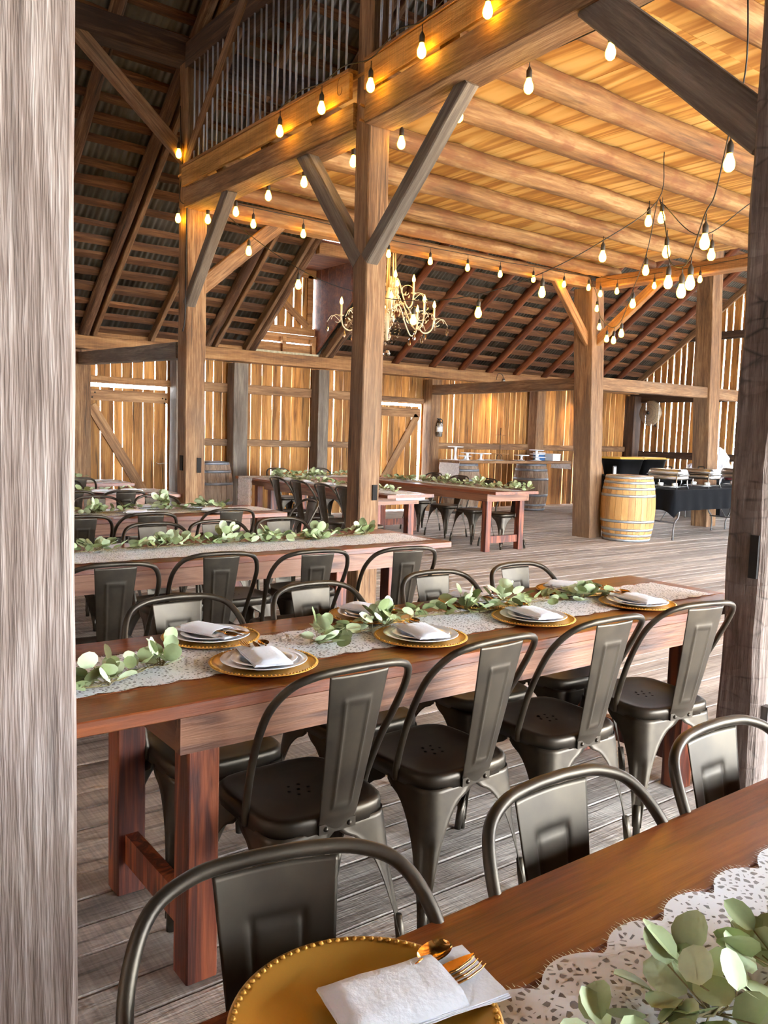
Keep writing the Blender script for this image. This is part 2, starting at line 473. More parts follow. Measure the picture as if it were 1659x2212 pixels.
def roof_mat():
    mt, nt, bs = new_mat('corrugated_roof_metal')
    N = nt.nodes; L = nt.links
    tc = N.new('ShaderNodeTexCoord')
    nz = N.new('ShaderNodeTexNoise'); nz.inputs['Scale'].default_value = 2.2; nz.inputs['Detail'].default_value = 7
    L.new(tc.outputs['Object'], nz.inputs['Vector'])
    rp = N.new('ShaderNodeValToRGB'); e = rp.color_ramp.elements
    e[0].position = 0.3; e[0].color = srgb(60,54,46); e[1].position = 0.7; e[1].color = srgb(118,114,106)
    L.new(nz.outputs['Fac'], rp.inputs['Fac']); L.new(rp.outputs['Color'], bs.inputs['Base Color'])
    bs.inputs['Roughness'].default_value = 0.55; bs.inputs['Metallic'].default_value = 0.35
    return mt
roof_m = roof_mat()
# ---------------------------------------------------------------- timber builders
def frame_from(p0, p1, hint):
    x = (p1-p0).normalized()
    z = hint - x*hint.dot(x)
    z.normalize()
    y = z.cross(x)
    return Matrix(((x.x, y.x, z.x, p0.x), (x.y, y.y, z.y, p0.y), (x.z, y.z, z.z, p0.z), (0, 0, 0, 1)))

def beam(name, label, cat, p0, p1, w, h, mat, hint=None, wob=0.006, cham=0.008, group=None, parent=None, seed=0, taper=1.0, kind=None, step=0.12):
    p0 = Vector(p0); p1 = Vector(p1)
    if hint is None:
        hint = Vector((0, 1, 0)) if abs((p1-p0).normalized().z) > 0.9 else Vector((0, 0, 1))
    else: hint = Vector(hint)
    M = frame_from(p0, p1, hint)
    ln = (p1-p0).length
    n = max(2, min(90, int(ln/step)))
    b = MB(); rows = []
    b.rn = 0.5
    sd = random.random()*100
    for i in range(n+1):
        x = ln*i/n
        k = 1+(taper-1)*i/n
        hw, hh = w/2*k, h/2*k
        c = cham
        cs = [(-hw+c,-hh),(0,-hh),(hw-c,-hh),(hw,-hh+c),(hw,0),(hw,hh-c),(hw-c,hh),(0,hh),(-hw+c,hh),(-hw,hh-c),(-hw,0),(-hw,-hh+c)]
        row = []
        for (y, z) in cs:
            q = Vector((x*3.1+sd, y*6, z*6))
            q2 = Vector((x*0.7+sd, y*2, z*2+5))
            dy = (mnoise.noise(q)*0.7+mnoise.noise(q2))*wob
            dz = (mnoise.noise(q+Vector((9,4,2)))*0.7+mnoise.noise(q2+Vector((3,8,1))))*wob
            row.append(Vector((x, y+dy, z+dz)))
        rows.append(row)
    b.grid(rows, smooth=False, wrap=True)
    nn = len(rows[0])
    b.add(rows[0], [tuple(range(nn))]); b.add(rows[-1], [tuple(range(nn))[::-1]])
    o = b.build(name, mat, None, M=M)
    if parent is not None:
        # keep the world placement under a parent that sits at an arbitrary place
        o.parent = parent; o.matrix_parent_inverse = parent.matrix_world.inverted()
        KIDS.setdefault(parent.name, []).append(o)
    tag(o, label, cat, group, kind)
    return o

def log(name, label, cat, p0, p1, r, mat, wob=0.012, group=None, taper=0.85, seg=14, flat=False):
    p0 = Vector(p0); p1 = Vector(p1)
    M = frame_from(p0, p1, Vector((0, 0, 1)))
    ln = (p1-p0).length
    n = int(ln/0.09); b = MB(); rows = []
    sd = random.random()*100
    knots = [(random.uniform(0, ln), random.uniform(0, 2*PI)) for _ in range(int(ln*1.6))]
    for i in range(n+1):
        x = ln*i/n; rr = r*(1+(taper-1)*i/n)
        cy = mnoise.noise(Vector((x*0.5+sd, 0, 0)))*wob*2.2; cz = mnoise.noise(Vector((x*0.5+sd, 7, 0)))*wob*1.4
        row = []
        for k in range(seg):
            a = 2*PI*k/seg
            q = Vector((x*2+sd, math.cos(a), math.sin(a)))
            d = rr + mnoise.noise(q)*wob
            for (kx, ka) in knots:
                dd = ((x-kx)/0.07)**2 + (math.atan2(math.sin(a-ka), math.cos(a-ka))/0.4)**2
                if dd < 4: d += 0.012*math.exp(-dd)
            row.append(Vector((x, cy+math.cos(a)*d, cz+math.sin(a)*d)))
        rows.append(row)
    b.grid(rows, True, wrap=True)
    b.add(rows[0], [tuple(range(seg))]); b.add(rows[-1], [tuple(range(seg))[::-1]])
    o = b.build(name, mat, None, M=M)
    return tag(o, label, cat, group)

ORD = ['first', 'second', 'third', 'fourth', 'fifth', 'sixth', 'seventh', 'eighth', 'ninth', 'tenth', 'eleventh', 'twelfth',
       'thirteenth', 'fourteenth', 'fifteenth', 'sixteenth', 'seventeenth', 'eighteenth']

YB = 12.25        # back wall board plane
XG = 16.6         # gable board plane
XL = -3.2
YF = -2.55
YR = 4.85         # ridge
ZE = 2.72
SL = 0.74
def roof_z(y):
    return ZE + SL*(YB-y) if y > YR else ZE + SL*(YB-YR) - SL*(YR-y)

# ---------------------------------------------------------------- the setting
b = MB()
y = YF
while y < YB+0.1:
    wd = random.choice((0.135, 0.14, 0.15, 0.16))
    x = XL - random.uniform(0, 3)
    while x < XG+0.1:
        ln = random.uniform(2.6, 4.6)
        b.rn = random.random()
        x0 = max(x, XL-0.1); x1 = min(x+ln-0.004, XG+0.1)
        dz = random.uniform(-0.003, 0.0)
        g = random.uniform(0.0035, 0.007)
        if x1 > x0+0.05:
            n = 1
            y0, y1 = y+g/2, y+wd-g/2
            c = 0.004
            vs = [(x0, y0, dz-0.004), (x1, y0, dz-0.004), (x1, y0+c, dz), (x1, y1-c, dz), (x1, y1, dz-0.004), (x0, y1, dz-0.004), (x0, y1-c, dz), (x0, y0+c, dz),
                  (x0, y0, -0.04), (x1, y0, -0.04), (x1, y1, -0.04), (x0, y1, -0.04)]
            b.add(vs, [(7,2,3,6), (0,1,2,7), (6,3,4,5), (8,9,1,0), (5,4,10,11), (9,10,4,3,2,1), (8,0,7,6,5,11)])
        x += ln
    y += wd
# dust-filled joints just under the board faces
b.rn = 0.98
b.add([(XL, YF, -0.0095), (XG, YF, -0.0095), (XG, YB, -0.0095), (XL, YB, -0.0095)], [(0,1,2,3)])
floor = b.build('floor', floor_m); tag(floor, kind='structure')

b = MB(); b.box(-40, -40, -0.6, 60, 60, -0.5)
tag(b.build('ground', ground_m), kind='structure')

def vboards(b, u0, u1, zf0, zf1, put, wmin=0.14, wmax=0.2, gmin=0.004, gmax=0.018, t=0.025):
    u = u0
    while u < u1-0.03:
        wd = random.uniform(wmin, wmax)
        g = random.uniform(gmin, gmax) if random.random() > 0.12 else gmax*1.5
        e = min(u+wd, u1)
        if u1-e < 0.06: e = u1
        b.rn = random.random()
        jit = random.uniform(-0.004, 0.004)
        z0 = zf0; n = 8
        L_ = []; Rr = []
        for i in range(n+1):
            s = i/n
            ua = u+random.uniform(-0.0025, 0.0025); ub = e-g+random.uniform(-0.0025, 0.0025)
            za = z0+(zf1(u)-z0)*s; zb = z0+(zf1(e)-z0)*s
            L_.append((ua, za)); Rr.append((ub, zb))
        front = [[put(p[0], jit, p[1]) for p in L_], [put(p[0], jit, p[1]) for p in Rr], [put(p[0], jit+t, p[1]) for p in Rr], [put(p[0], jit+t, p[1]) for p in L_]]
        b.grid(front, False)
        b.grid([front[3], front[0]], False)
        u = e if e < u1 else u1

b = MB()
top = lambda x: 2.70
back_put = lambda u, d, z: (u, YB+d, z)
for (a, c) in ((XL, 3.87), (5.10, 9.02), (10.14, XG)):
    vboards(b, a, c, -0.02, top, back_put)
vboards(b, 3.87, 5.10, 2.03, top, back_put, gmin=0.008)
vboards(b, 9.02, 10.14, 2.0, top, back_put, gmax=0.008)
wall_back = b.build('wall_back', board_m); tag(wall_back, kind='structure')

b = MB()
vboards(b, YF, YB, -0.02, lambda y: roof_z(y)-0.04, lambda u, d, z: (XG+d, u, z), 0.13, 0.19, 0.018, 0.04)
wall_right = b.build('wall_right', board_m); tag(wall_right, kind='structure')
b = MB()
vboards(b, YF, YB, -0.02, lambda y: roof_z(y)-0.04, lambda u, d, z: (XL-d, u, z), 0.14, 0.2, 0.004, 0.014)
wall_left = b.build('wall_left', board_m); tag(wall_left, kind='structure')

b = MB()
vboards(b, XL, 2.4, -0.02, top, lambda u, d, z: (u, YF-d, z), gmin=0.002, gmax=0.008)
wall_front_added = b.build('wall_front_added', board_m); tag(wall_front_added, kind='structure')  # out of view, added to keep open sky off the left post

# rails on the back wall, between the posts
for k, (a, c) in enumerate(((5.3, 6.08), (6.34, 7.62), (7.86, 8.98))):
    beam('wall_rail', None, None, (a-0.04, YB-0.05, 2.07), (c+0.04, YB-0.05, 2.07), 0.05, 0.15, board_x, parent=wall_back, wob=0.003)
    beam('wall_rail', None, None, (a-0.04, YB-0.06, 1.21), (c+0.04, YB-0.06, 1.205), 0.07, 0.11, beam_m, parent=wall_back, wob=0.006)
for (a, c) in ((10.36, 13.0), (13.3, 16.3)):
    beam('wall_rail', None, None, (a, YB-0.06, 1.225), (c, YB-0.06, 1.235), 0.07, 0.12, beam_m, parent=wall_back, wob=0.006)
beam('door_header', None, None, (3.84, YB-0.05, 2.08), (5.14, YB-0.05, 2.08), 0.06, 0.1, beam_w, parent=wall_back, wob=0.003)
beam('door_header', None, None, (8.98, YB-0.05, 2.06), (10.16, YB-0.05, 2.06), 0.06, 0.09, beam_m, parent=wall_back, wob=0.003)
for a, c in ((XL, 6.45), (7.8, XG)):
    beam('eave_board', None, None, (a, YB-0.07, 2.68), (c, YB-0.07, 2.68), 0.05, 0.13, beam_w, parent=wall_back, wob=0.002, step=0.4)
# rails on the gable wall
for z, h, w in ((2.43, 0.22, 0.1), (1.13, 0.15, 0.1), (3.72, 0.16, 0.1)):
    y1 = YB if z < 3 else YB-(z-ZE)/SL
    beam('wall_rail', None, None, (XG-0.06, y1, z), (XG-0.06, YF+1.0, z+0.03), w, h, beam_d, parent=wall_right, wob=0.008)

def plank_door(name, x0, x1, z0, z1, brace, zt):
    root = empty(name, (x0, YB-0.03, z0)); tag(root, kind='structure')
    b = MB()
    vboards(b, 0, x1-x0, 0, lambda x: z1-z0, lambda u, d, z: (u, 0.02+d, z), 0.12, 0.2, 0.006, 0.02)
    b.build('door_board', board_m, root)
    b = MB(); b.rn = 0.8
    b.box(0.0, -0.012, z1-z0-0.2, x1-x0, 0.014, z1-z0-0.04)
    b.build('top_ledge', board_x, root)
    (ax, az), (bx, bz) = brace
    p = Vector((ax-x0, 0.0, az-z0)); q = Vector((bx-x0, 0.0, bz-z0))
    M = frame_from(p, q, Vector((0, 1, 0)))
    b = MB(); b.rn = 0.7; b.box(0, -0.075, -0.012, (q-p).length, 0.075, 0.014)
    b.build('door_brace', board_x, root, M=M)
    return root
dr = plank_door('door_1', 3.885, 5.085, 0.02, 1.975, ((3.93, 1.7), (4.95, 0.05)), 0)
b = MB()
for dx, dz in ((0.03, 1.86), (0.1, 1.87), (0.06, 1.80), (1.12, 1.83), (1.17, 1.82), (1.15, 1.76)):
    b.lathe([(0, -0.006), (0.011, -0.004), (0.013, 0.0)], 8, Matrix.Translation((dx, -0.014, dz)) @ Matrix.Rotation(PI/2, 4, 'X'))
b.build('door_bolt', cable_m, dr)
b = MB(); b.tube([(1.02, -0.02, 0.86), (1.06, -0.03, 0.84), (1.12, -0.02, 0.85), (1.2, -0.03, 0.85)], 0.005, 6)
b.build('door_hook', steel_m, dr)
dr2 = plank_door('door_2', 9.03, 10.08, 0.02, 1.95, ((9.2, 0.5), (10.02, 1.78)), 0)
b = MB(); b.tube([(0.98, -0.03, 0.8), (0.99, -0.06, 0.85), (0.99, -0.06, 0.98), (0.98, -0.03, 1.03)], 0.006, 6)
b.build('door_handle', steel_m, dr2)

# roof: corrugated sheets with laths
def roof_sheet(xa, xb, ya, yb, name):
    b = MB(); p = 0.0762; n = int((xb-xa)/p*6)
    A = []; B = []
    for i in range(n+1):
        x = xa+(xb-xa)*i/n
        d = 0.011*math.sin(2*PI*x/p)
        A.append((x, ya, roof_z(ya)+d)); B.append((x, yb, roof_z(yb)+d))
    b.grid([A, B], True)
    return b
YD = 10.3
b = roof_sheet(XL-0.3, 6.5, YB+0.3, YR, 'a')
for args in ((7.70, XG+0.3, YB+0.3, YR), (6.5, 7.70, YD, YR)):
    c_ = roof_sheet(*args, 'a'); b.add(c_.v, c_.f, True)
# laps between the sheets
ceil_b = b.build('ceiling', roof_m, solid=0.002); tag(ceil_b, kind='structure')
b = roof_sheet(XL-0.3, XG+0.3, YF-0.3, YR, 'a')
ceil_f = b.build('ceiling', roof_m, solid=0.002); tag(ceil_f, kind='structure')

def lath(yy, xa, xb, parent):
    b = MB(); n = int((xb-xa)/0.22); rows = []
    th = random.uniform(0.022, 0.04); wd = random.uniform(0.035, 0.075); sd = random.random()*50
    ang = math.atan(SL); cy, sy = math.cos(ang), math.sin(ang)
    b.rn = random.random()
    for i in range(n+1):
        x = (xb-xa)*i/n
        a = mnoise.noise(Vector((x*0.8+sd, 0, 0)))*0.018; w1 = wd*(1+0.45*mnoise.noise(Vector((x*1.7+sd, 5, 0)))); t1 = th*(1+0.4*mnoise.noise(Vector((x*2.3+sd, 9, 0))))
        row = []
        for (u, v) in ((-w1, 0), (w1, 0), (w1*0.8, -t1), (-w1*0.8, -t1)):
            row.append((x, (u+a)*cy + v*sy*0, -(u+a)*sy + v))
        rows.append(row)
    b.grid(rows, False, wrap=True)
    b.add(rows[0], [(0,1,2,3)]); b.add(rows[-1], [(3,2,1,0)])
    o = b.build('roof_lath', lath_m, parent, loc=(xa, yy, roof_z(yy)-0.013))
    return o
yy = YB-0.12
while yy > YR+0.2:
    if yy > YD:
        lath(yy, XL, 6.46, ceil_b); lath(yy, 7.8, XG, ceil_b)
    else:
        lath(yy, XL, XG, ceil_b)
    yy -= random.uniform(0.205, 0.245)

# plywood loft ceiling
b = MB()
x = 3.42
while x < 9.85:
    y = 8.0; x1 = min(x+1.22, 9.9)
    while y > YF+0.2:
        y1 = max(y-2.44, YF+0.2); b.rn = random.random()
        b.box(x+0.002, y1+0.002, 3.862, x1-0.002, y-0.002, 3.882)
        y = y1
    x = x1
loft_c = b.build('ceiling', ply_m); tag(loft_c, kind='structure')

# ---------------------------------------------------------------- posts and beams
R_post = beam('timber_post', 'hewn dark grey timber post at the right edge with a mortise and adze marks', 'post', (3.26, 1.73, 0.0), (3.28, 1.76, 5.0), 0.27, 0.17, greydark, wob=0.018, cham=0.02, step=0.07)
b = MB(); b.box(-0.006, -0.017, -0.085, 0.02, 0.017, 0.085)  # dark block proud of the face: mortise shade as colour, no hole cut
mo = b.build('mortise', hole_shade_m, None, loc=(3.118, 1.695, 0.985)); mo.parent = R_post; mo.matrix_parent_inverse = R_post.matrix_world.inverted()
b = MB(); b.box(-0.02, -0.02, -0.03, 0.02, 0.01, 0.03)
mo = b.build('outlet_box', greyleg_m, None, loc=(3.19, 1.64, 0.36)); mo.parent = R_post; mo.matrix_parent_inverse = R_post.matrix_world.inverted()

LF = beam('timber_post', 'weathered grey timber post filling the left edge, nearest the camera', 'post', (0.30, 1.635, 0.0), (0.305, 1.635, 5.0), 0.31, 0.27, grey, wob=0.006, cham=0.012, step=0.07)

def mortise(post, c, sx, sy, sz):
    b = MB(); b.box(-sx/2, -sy/2, -sz/2, sx/2, sy/2, sz/2)  # uncut mortise, its inner shade painted as a dark block
    o = b.build('mortise', hole_shade_m, None, loc=c); o.parent = post; o.matrix_parent_inverse = post.matrix_world.inverted(); return o

Lp = beam('timber_post', 'tall brown timber post left of the loft carrying the loft corner, two mortises', 'post', (3.53, 7.875, 0.0), (3.53, 7.875, 4.9), 0.21, 0.2, beam_m, wob=0.008)
mortise(Lp, (3.57, 7.772, 1.05), 0.045, 0.012, 0.15); mortise(Lp, (3.423, 7.86, 1.07), 0.012, 0.07, 0.15)
Cp = beam('timber_post', 'central brown timber post behind the second table with one small mortise', 'post', (3.5, 4.855, 0.0), (3.525, 4.89, 6.4), 0.175, 0.165, beam_m, wob=0.006)
mortise(Cp, (3.545, 4.774, 1.0), 0.04, 0.012, 0.11)
b = MB()
for z in (3.63, 3.53): b.tube([(3.43, 4.83, z), (3.36, 4.82, z+0.005)], 0.009, 6)
pg = b.build('oak_peg', beam_w, None); pg.parent = Cp; pg.matrix_parent_inverse = Cp.matrix_world.inverted()
Pp = beam('timber_post', 'warm brown post beside the new barrel at the far loft corner', 'post', (9.83, 7.94, 0.0), (9.55, 7.9, 3.56), 0.27, 0.33, beam_m, wob=0.01)
Pp2 = beam('timber_post', 'upper length of the far loft corner post above the loft floor', 'post', (9.55, 7.95, 3.7), (9.5, 7.95, 4.92), 0.24, 0.26, beam_d)
mortise(Pp, (9.80, 7.774, 1.16), 0.05, 0.012, 0.16)
Qp = beam('timber_post', 'brown post standing behind the chafing dishes near the right gable wall', 'post', (13.16, 8.12, 0.0), (12.72, 8.05, 4.9), 0.3, 0.3, beam_m, wob=0.012)
# wall posts
for i, (xa, xb, lab, mt) in enumerate(((3.58, 3.84, 'brown wall post left of the leftmost plank door', beam_m), (5.11, 5.30, 'brown wall post right of the leftmost plank door', beam_g),
        (6.07, 6.32, 'grey brown wall post behind the lace-ended table', beam_g), (7.64, 7.85, 'grey brown wall post below the dormer', beam_g),
        (10.13, 10.35, 'brown wall post with the fire extinguisher', beam_m), (13.0, 13.25, 'brown wall post right of the cake stands', beam_m), (16.25, 16.52, 'dark corner post where back wall meets gable wall', beam_d))):
    beam('wall_post', lab, 'post', ((xa+xb)/2, 12.07, 0), ((xa+xb)/2, 12.07, 2.46), xb-xa, 0.24, mt, wob=0.006)
beam('wall_plate', 'long horizontal timber plate on top of the back wall under the rafters', 'beam', (XL, 12.13, 2.565), (XG-0.05, 12.13, 2.6), 0.24, 0.19, beam_w, wob=0.006, step=0.25)
beam('tie_beam', 'grey horizontal tie beam from the left tall post to the back wall', 'beam', (3.5, 8.0, 2.19), (3.75, 11.94, 2.34), 0.17, 0.165, beam_g, wob=0.008)
beam('tie_beam', 'brown horizontal tie beam from the barrel post to the back wall', 'beam', (9.66, 8.08, 2.235), (10.22, 11.94, 2.265), 0.17, 0.17, beam_m, wob=0.008)
beam('tie_beam', 'pale brown horizontal beam between the barrel post and the post behind the chafing dishes', 'beam', (9.84, 7.98, 2.25), (12.85, 8.05, 2.275), 0.15, 0.185, beam_m, wob=0.008)
beam('tie_beam', 'short brown beam from the post behind the chafing dishes to the gable wall', 'beam', (13.08, 8.08, 2.27), (XG-0.02, 8.12, 2.3), 0.15, 0.19, beam_m, wob=0.008)
beam('purlin_beam', 'heavy dark beam over the tall left post running along the roof', 'beam', (XL, 7.96, 5.01), (XG-0.03, 7.96, 5.03), 0.23, 0.22, beam_d, wob=0.012, step=0.2)
beam('cross_beam', 'dark cross beam above the loft railing', 'beam', (3.53, 7.84, 4.95), (3.53, 1.84, 4.93), 0.22, 0.25, beam_d, wob=0.01)
# loft framing
beam('loft_beam', 'brown loft edge beam between the left tall post and the central post', 'beam', (3.51, 7.77, 3.61), (3.51, 4.945, 3.6), 0.24, 0.18, beam_m, wob=0.008)
beam('loft_beam', 'brown loft edge beam right of the central post', 'beam', (3.49, 4.765, 3.6), (3.30, 1.86, 3.6), 0.24, 0.2, beam_m, wob=0.008)
beam('loft_beam', 'log-like beam along the far edge of the loft ceiling above the strings of bulbs', 'beam', (3.64, 7.9, 3.61), (9.45, 7.9, 3.64), 0.2, 0.16, log_m, wob=0.01, cham=0.03, step=0.2)
beam('loft_beam', 'double beam from the barrel post towards the right edge of the loft', 'beam', (9.62, 7.75, 3.61), (9.62, -2.0, 3.61), 0.24, 0.15, beam_w, wob=0.008, step=0.2)
for (ya, yb, lab) in ((7.76, 4.95, 'sawn fascia plank of the loft left of the central post'), (4.76, 1.9, 'sawn fascia plank of the loft right of the central post')):
    xs = 3.37 if ya > 5 else 3.36
    xe = 3.37 if ya > 5 else 3.17
    fb = beam('fascia_board', lab, 'board', (xs, ya, 3.795), (xe, yb, 3.795), 0.03, 0.17, fascia_m, wob=0.002, cham=0.003)
    cb = MB()
    beam('cap_board', None, None, (xs+0.02, ya, 3.895), (xe+0.02, yb, 3.895), 0.09, 0.025, beam_w, wob=0.002, cham=0.003, parent=fb)
    if ya > 5:
        pts = []
        for i in range(14):
            a = 1.2+i*0.42
            rr = 0.036 if i > 3 else 0.036+0.012*(4-i)
            pts.append((3.353, 5.065-math.cos(a)*rr*0.8, 3.795+math.sin(a)*rr*0.9+ (0.02 if i < 3 else 0)))
        cb.tube(pts, 0.0014, 4)
        ch = cb.build('pencil_six', cable_m, None); ch.parent = fb; ch.matrix_parent_inverse = fb.matrix_world.inverted()

logs = [7.72, 7.08, 6.24, 5.48, 4.68, 3.99, 3.3, 2.7, 2.0, 1.2, 0.4, -0.5]
for i, ly in enumerate(logs):
    log('log_joist', 'peeled round log joist under the loft ceiling, %s from the back' % ORD[i], 'log joist', (3.42, ly, 3.765), (9.7+random.uniform(-0.05, 0.15), ly-0.08, 3.765), random.uniform(0.08, 0.095), log_m, group='log joists under the loft', taper=random.uniform(0.85, 1.05))

# braces
braces = [
 ('upper brace left of the tall left post, rising to the dark beam', (2.18, 7.9, 5.1), (3.46, 7.9, 4.02), 0.14, 0.07, beam_m, (0, 1, 0)),
 ('upper brace in front of the rod railing, rising right from the tall left post', (3.44, 6.62, 5.02), (3.44, 7.78, 3.95), 0.12, 0.08, beam_m, (1, 0, 0)),
 ('narrow grey knee brace under the loft beam at the tall left post', (3.47, 6.95, 3.54), (3.47, 7.82, 2.62), 0.1, 0.1, beam_g, (1, 0, 0)),
 ('wide brown knee brace right of the tall left post', (4.5, 7.88, 3.58), (3.58, 7.88, 2.78), 0.15, 0.07, beam_m, (0, 1, 0)),
 ('grey knee brace left of the central post under the loft beam', (3.47, 5.70, 3.55), (3.47, 4.9, 2.62), 0.13, 0.1, beam_g, (1, 0, 0)),
 ('grey knee brace right of the central post under the loft beam', (3.46, 3.84, 3.52), (3.46, 4.8, 2.62), 0.1, 0.1, beam_g, (1, 0, 0)),
 ('dark grey knee brace at the upper right running down to the hewn post', (3.33, 2.82, 3.54), (3.22, 1.8, 2.62), 0.17, 0.1, beam_g, (1, 0, 0)),
 ('pale knee brace left of the barrel post', (8.78, 7.86, 3.6), (9.6, 7.86, 2.72), 0.13, 0.08, beam_w, (0, 1, 0)),
 ('pale knee brace right of the barrel post', (9.62, 6.78, 3.55), (9.62, 7.85, 2.75), 0.13, 0.08, beam_w, (1, 0, 0)),
]
for lab, p, q, w, h, mt, hint in braces:
    beam('knee_brace', lab, 'brace', p, q, w, h, mt, hint=hint, wob=0.004)

# rafters of the back slope
def rafter(x, ya, yb, r, mt, lab, square=False, drop=0.09):
    p = Vector((x, ya, roof_z(ya)-drop)); q = Vector((x, yb, roof_z(yb)-drop))
    if square: return beam('rafter', lab, 'rafter', p, q, r, r*2.1, mt, wob=0.004, group='roof rafters', step=0.3)
    return log('rafter', lab, 'rafter', p, q, r, mt, wob=0.012, group='roof rafters', taper=0.9, seg=10)
rl = [(2.1, 'p'), (2.98, 'b'), (3.80, 'b'), (3.93, 's'), (4.78, 's'), (5.68, 'b'), (5.8, 's'), (6.34, 's'), (6.46, 'b'), (7.84, 's'), (7.95, 'b'), (8.6, 'p'), (9.4, 'p'), (10.27, 'p'), (11.01, 'p'), (11.75, 'p'), (12.52, 'p'), (13.35, 'p'), (14.19, 'p'), (14.95, 'p'), (15.65, 'p'), (16.42, 's')]
names = {'p': 'red-brown pole rafter', 'b': 'bark-covered pole rafter', 's': 'sawn board rafter'}
cnt = {}
for x, k in rl:
    cnt[k] = cnt.get(k, 0)+1
    lab = '%s under the back roof slope, %s of its kind from the left' % (names[k], ORD[cnt[k]-1])
    if k == 's': rafter(x, 12.2, YR+0.05, 0.06, beam_m, lab, True, 0.11)
    else: rafter(x, 12.2, YR+0.05, 0.07 if k == 'p' else 0.075, pole_m if k == 'p' else bark_m, lab)
x = XL+0.5; n = 0
while x < XG:
    o = log('rafter', 'dark pole rafter of the front roof slope', 'rafter', (x, YF, roof_z(YF)-0.1), (x, YR-0.05, roof_z(YR)-0.12), 0.07, pole_m, seg=8, group='front slope rafters'); x += 1.7; n += 1

# dormer
dm = empty('dormer', (6.5, YB, 2.7), 0, 'small wooden roof dormer with a cross-braced hatch above the back wall', 'dormer')
def dlocal(mb, name, mt): return mb.build(name, mt, dm)
b = MB(); wdm = 1.22
z1 = 4.12-2.7
vboards(b, 0.0, 1.2, 0.34, lambda x: z1, lambda u, d, z: (u, d-0.02, z), 0.14, 0.18, 0.012, 0.03); dlocal(b, 'hatch_board', board_m)
b = MB(); b.rn = 0.8
for (a0, a1, c0, c1) in ((0.0, 1.2, 0.33, 0.45), (0.0, 1.2, z1-0.14, z1), (1.04, 1.14, 0.45, z1-0.1), (0.0, 0.12, 0.45, z1-0.1)):
    b.box(a0, -0.05, c0, a1, -0.022, c1)
dlocal(b, 'hatch_frame', beam_w)
p = Vector((0.15, -0.04, 1.15)); q = Vector((1.05, -0.04, 0.48))
b = MB(); b.rn = 0.6; b.box(0, -0.06, -0.012, (q-p).length, 0.06, 0.012)
b.build('hatch_brace', beam_w, dm, M=frame_from(p, q, Vector((0, 1, 0))))
b = MB(); b.rn = 0.7
b.box(0.0, -0.03, 0.0, 1.2, -0.005, 0.17); b.box(0.0, -0.09, 0.27, 1.22, 0.0, 0.32); b.box(0.55, -0.09, 0.0, 0.62, 0, 0.27); b.box(1.12, -0.09, 0.0, 1.2, 0, 0.27); b.box(0.0, -0.0, 0.19, 1.2, 0.01, 0.27)
dlocal(b, 'sill_frame', beam_w)
b = MB(); b.box(-0.05, -0.14, -0.03, 1.22, 0.02, 0.02); dlocal(b, 'stone_sill', sill_m)
for xx, nm in ((0.0, 'a'), (1.2, 'b')):
    b = MB()
    k = 9
    for i in range(k):
        ya = -i*(YB-YD)/k; yb_ = -(i+1)*(YB-YD)/k+0.006; b.rn = random.random()
        za = roof_z(YB+ya)-2.7; zb = roof_z(YB+yb_)-2.7
        b.add([(xx, ya, za-0.05), (xx, yb_, zb-0.05), (xx, yb_, z1), (xx, ya, z1), (xx+0.02, ya, za-0.05), (xx+0.02, yb_, zb-0.05), (xx+0.02, yb_, z1), (xx+0.02, ya, z1)],
              [(0,1,2,3), (7,6,5,4), (0,4,5,1), (1,5,6,2), (2,6,7,3), (3,7,4,0)])
    dlocal(b, 'cheek_board', pole_m)
b = MB(); b.box(-0.02, -(YB-YD), z1, 1.26, 0.03, z1+0.03); dlocal(b, 'dormer_roof', pole_m)
for z, y_ in ((4.45, 9.75), (4.1, 10.28)):
    beam('dormer_header', 'warm wooden header beam across the dormer opening, %s of two' % ('upper' if z > 4.2 else 'lower'), 'beam', (6.5, y_, z-0.08), (7.83, y_, z-0.08), 0.1, 0.16, beam_w, wob=0.004)

# loft railings of vertical steel rods
def railing(label, pts):
    p0 = pts[0]
    root = empty('rod_railing', p0, 0, label, 'railing')
    first = None
    for (x, y, z0, z1_) in pts_to(pts):
        if first is None:
            b = MB(); b.tube([(0, 0, 0), (0, 0, z1_-z0)], 0.0085, 6)
            first = b.build('steel_rod', rebar_m, root, loc=(x-p0[0], y-p0[1], z0-p0[2]))
        else:
            c_ = first.copy(); C.objects.link(c_); c_.parent = root
            c_.location = (x-p0[0]+random.uniform(-0.006, 0.006), y-p0[1]+random.uniform(-0.006, 0.006), z0-p0[2])
            c_.scale = (1, 1, (z1_-z0)/RH)
RH = 0.93
def pts_to(pts): return pts[1:]
rods = [(3.42, 7.62, 3.9)]; yy = 7.62
while yy > 5.0: rods.append((3.42, yy, 3.9, 3.9+RH)); yy -= 0.0975
railing('upright steel rod railing on the loft left of the central post', rods)
rods = [(3.4, 4.66, 3.9)]; yy = 4.66
while yy > 1.9: rods.append((3.4-(4.66-yy)*0.06, yy, 3.9, 3.9+RH)); yy -= 0.0975
railing('upright steel rod railing on the loft right of the central post', rods)
rods = [(3.9, 7.92, 3.88)]; xx = 3.9
while xx < 9.3: rods.append((xx, 7.92, 3.88, 3.88+RH)); xx += 0.125
railing('dim railing of upright steel rods along the far side of the loft', rods)
beam('loft_rail', 'dark horizontal board across the rods on the far side of the loft', 'rail', (3.7, 7.97, 4.75), (9.4, 7.97, 4.72), 0.04, 0.1, beam_m)
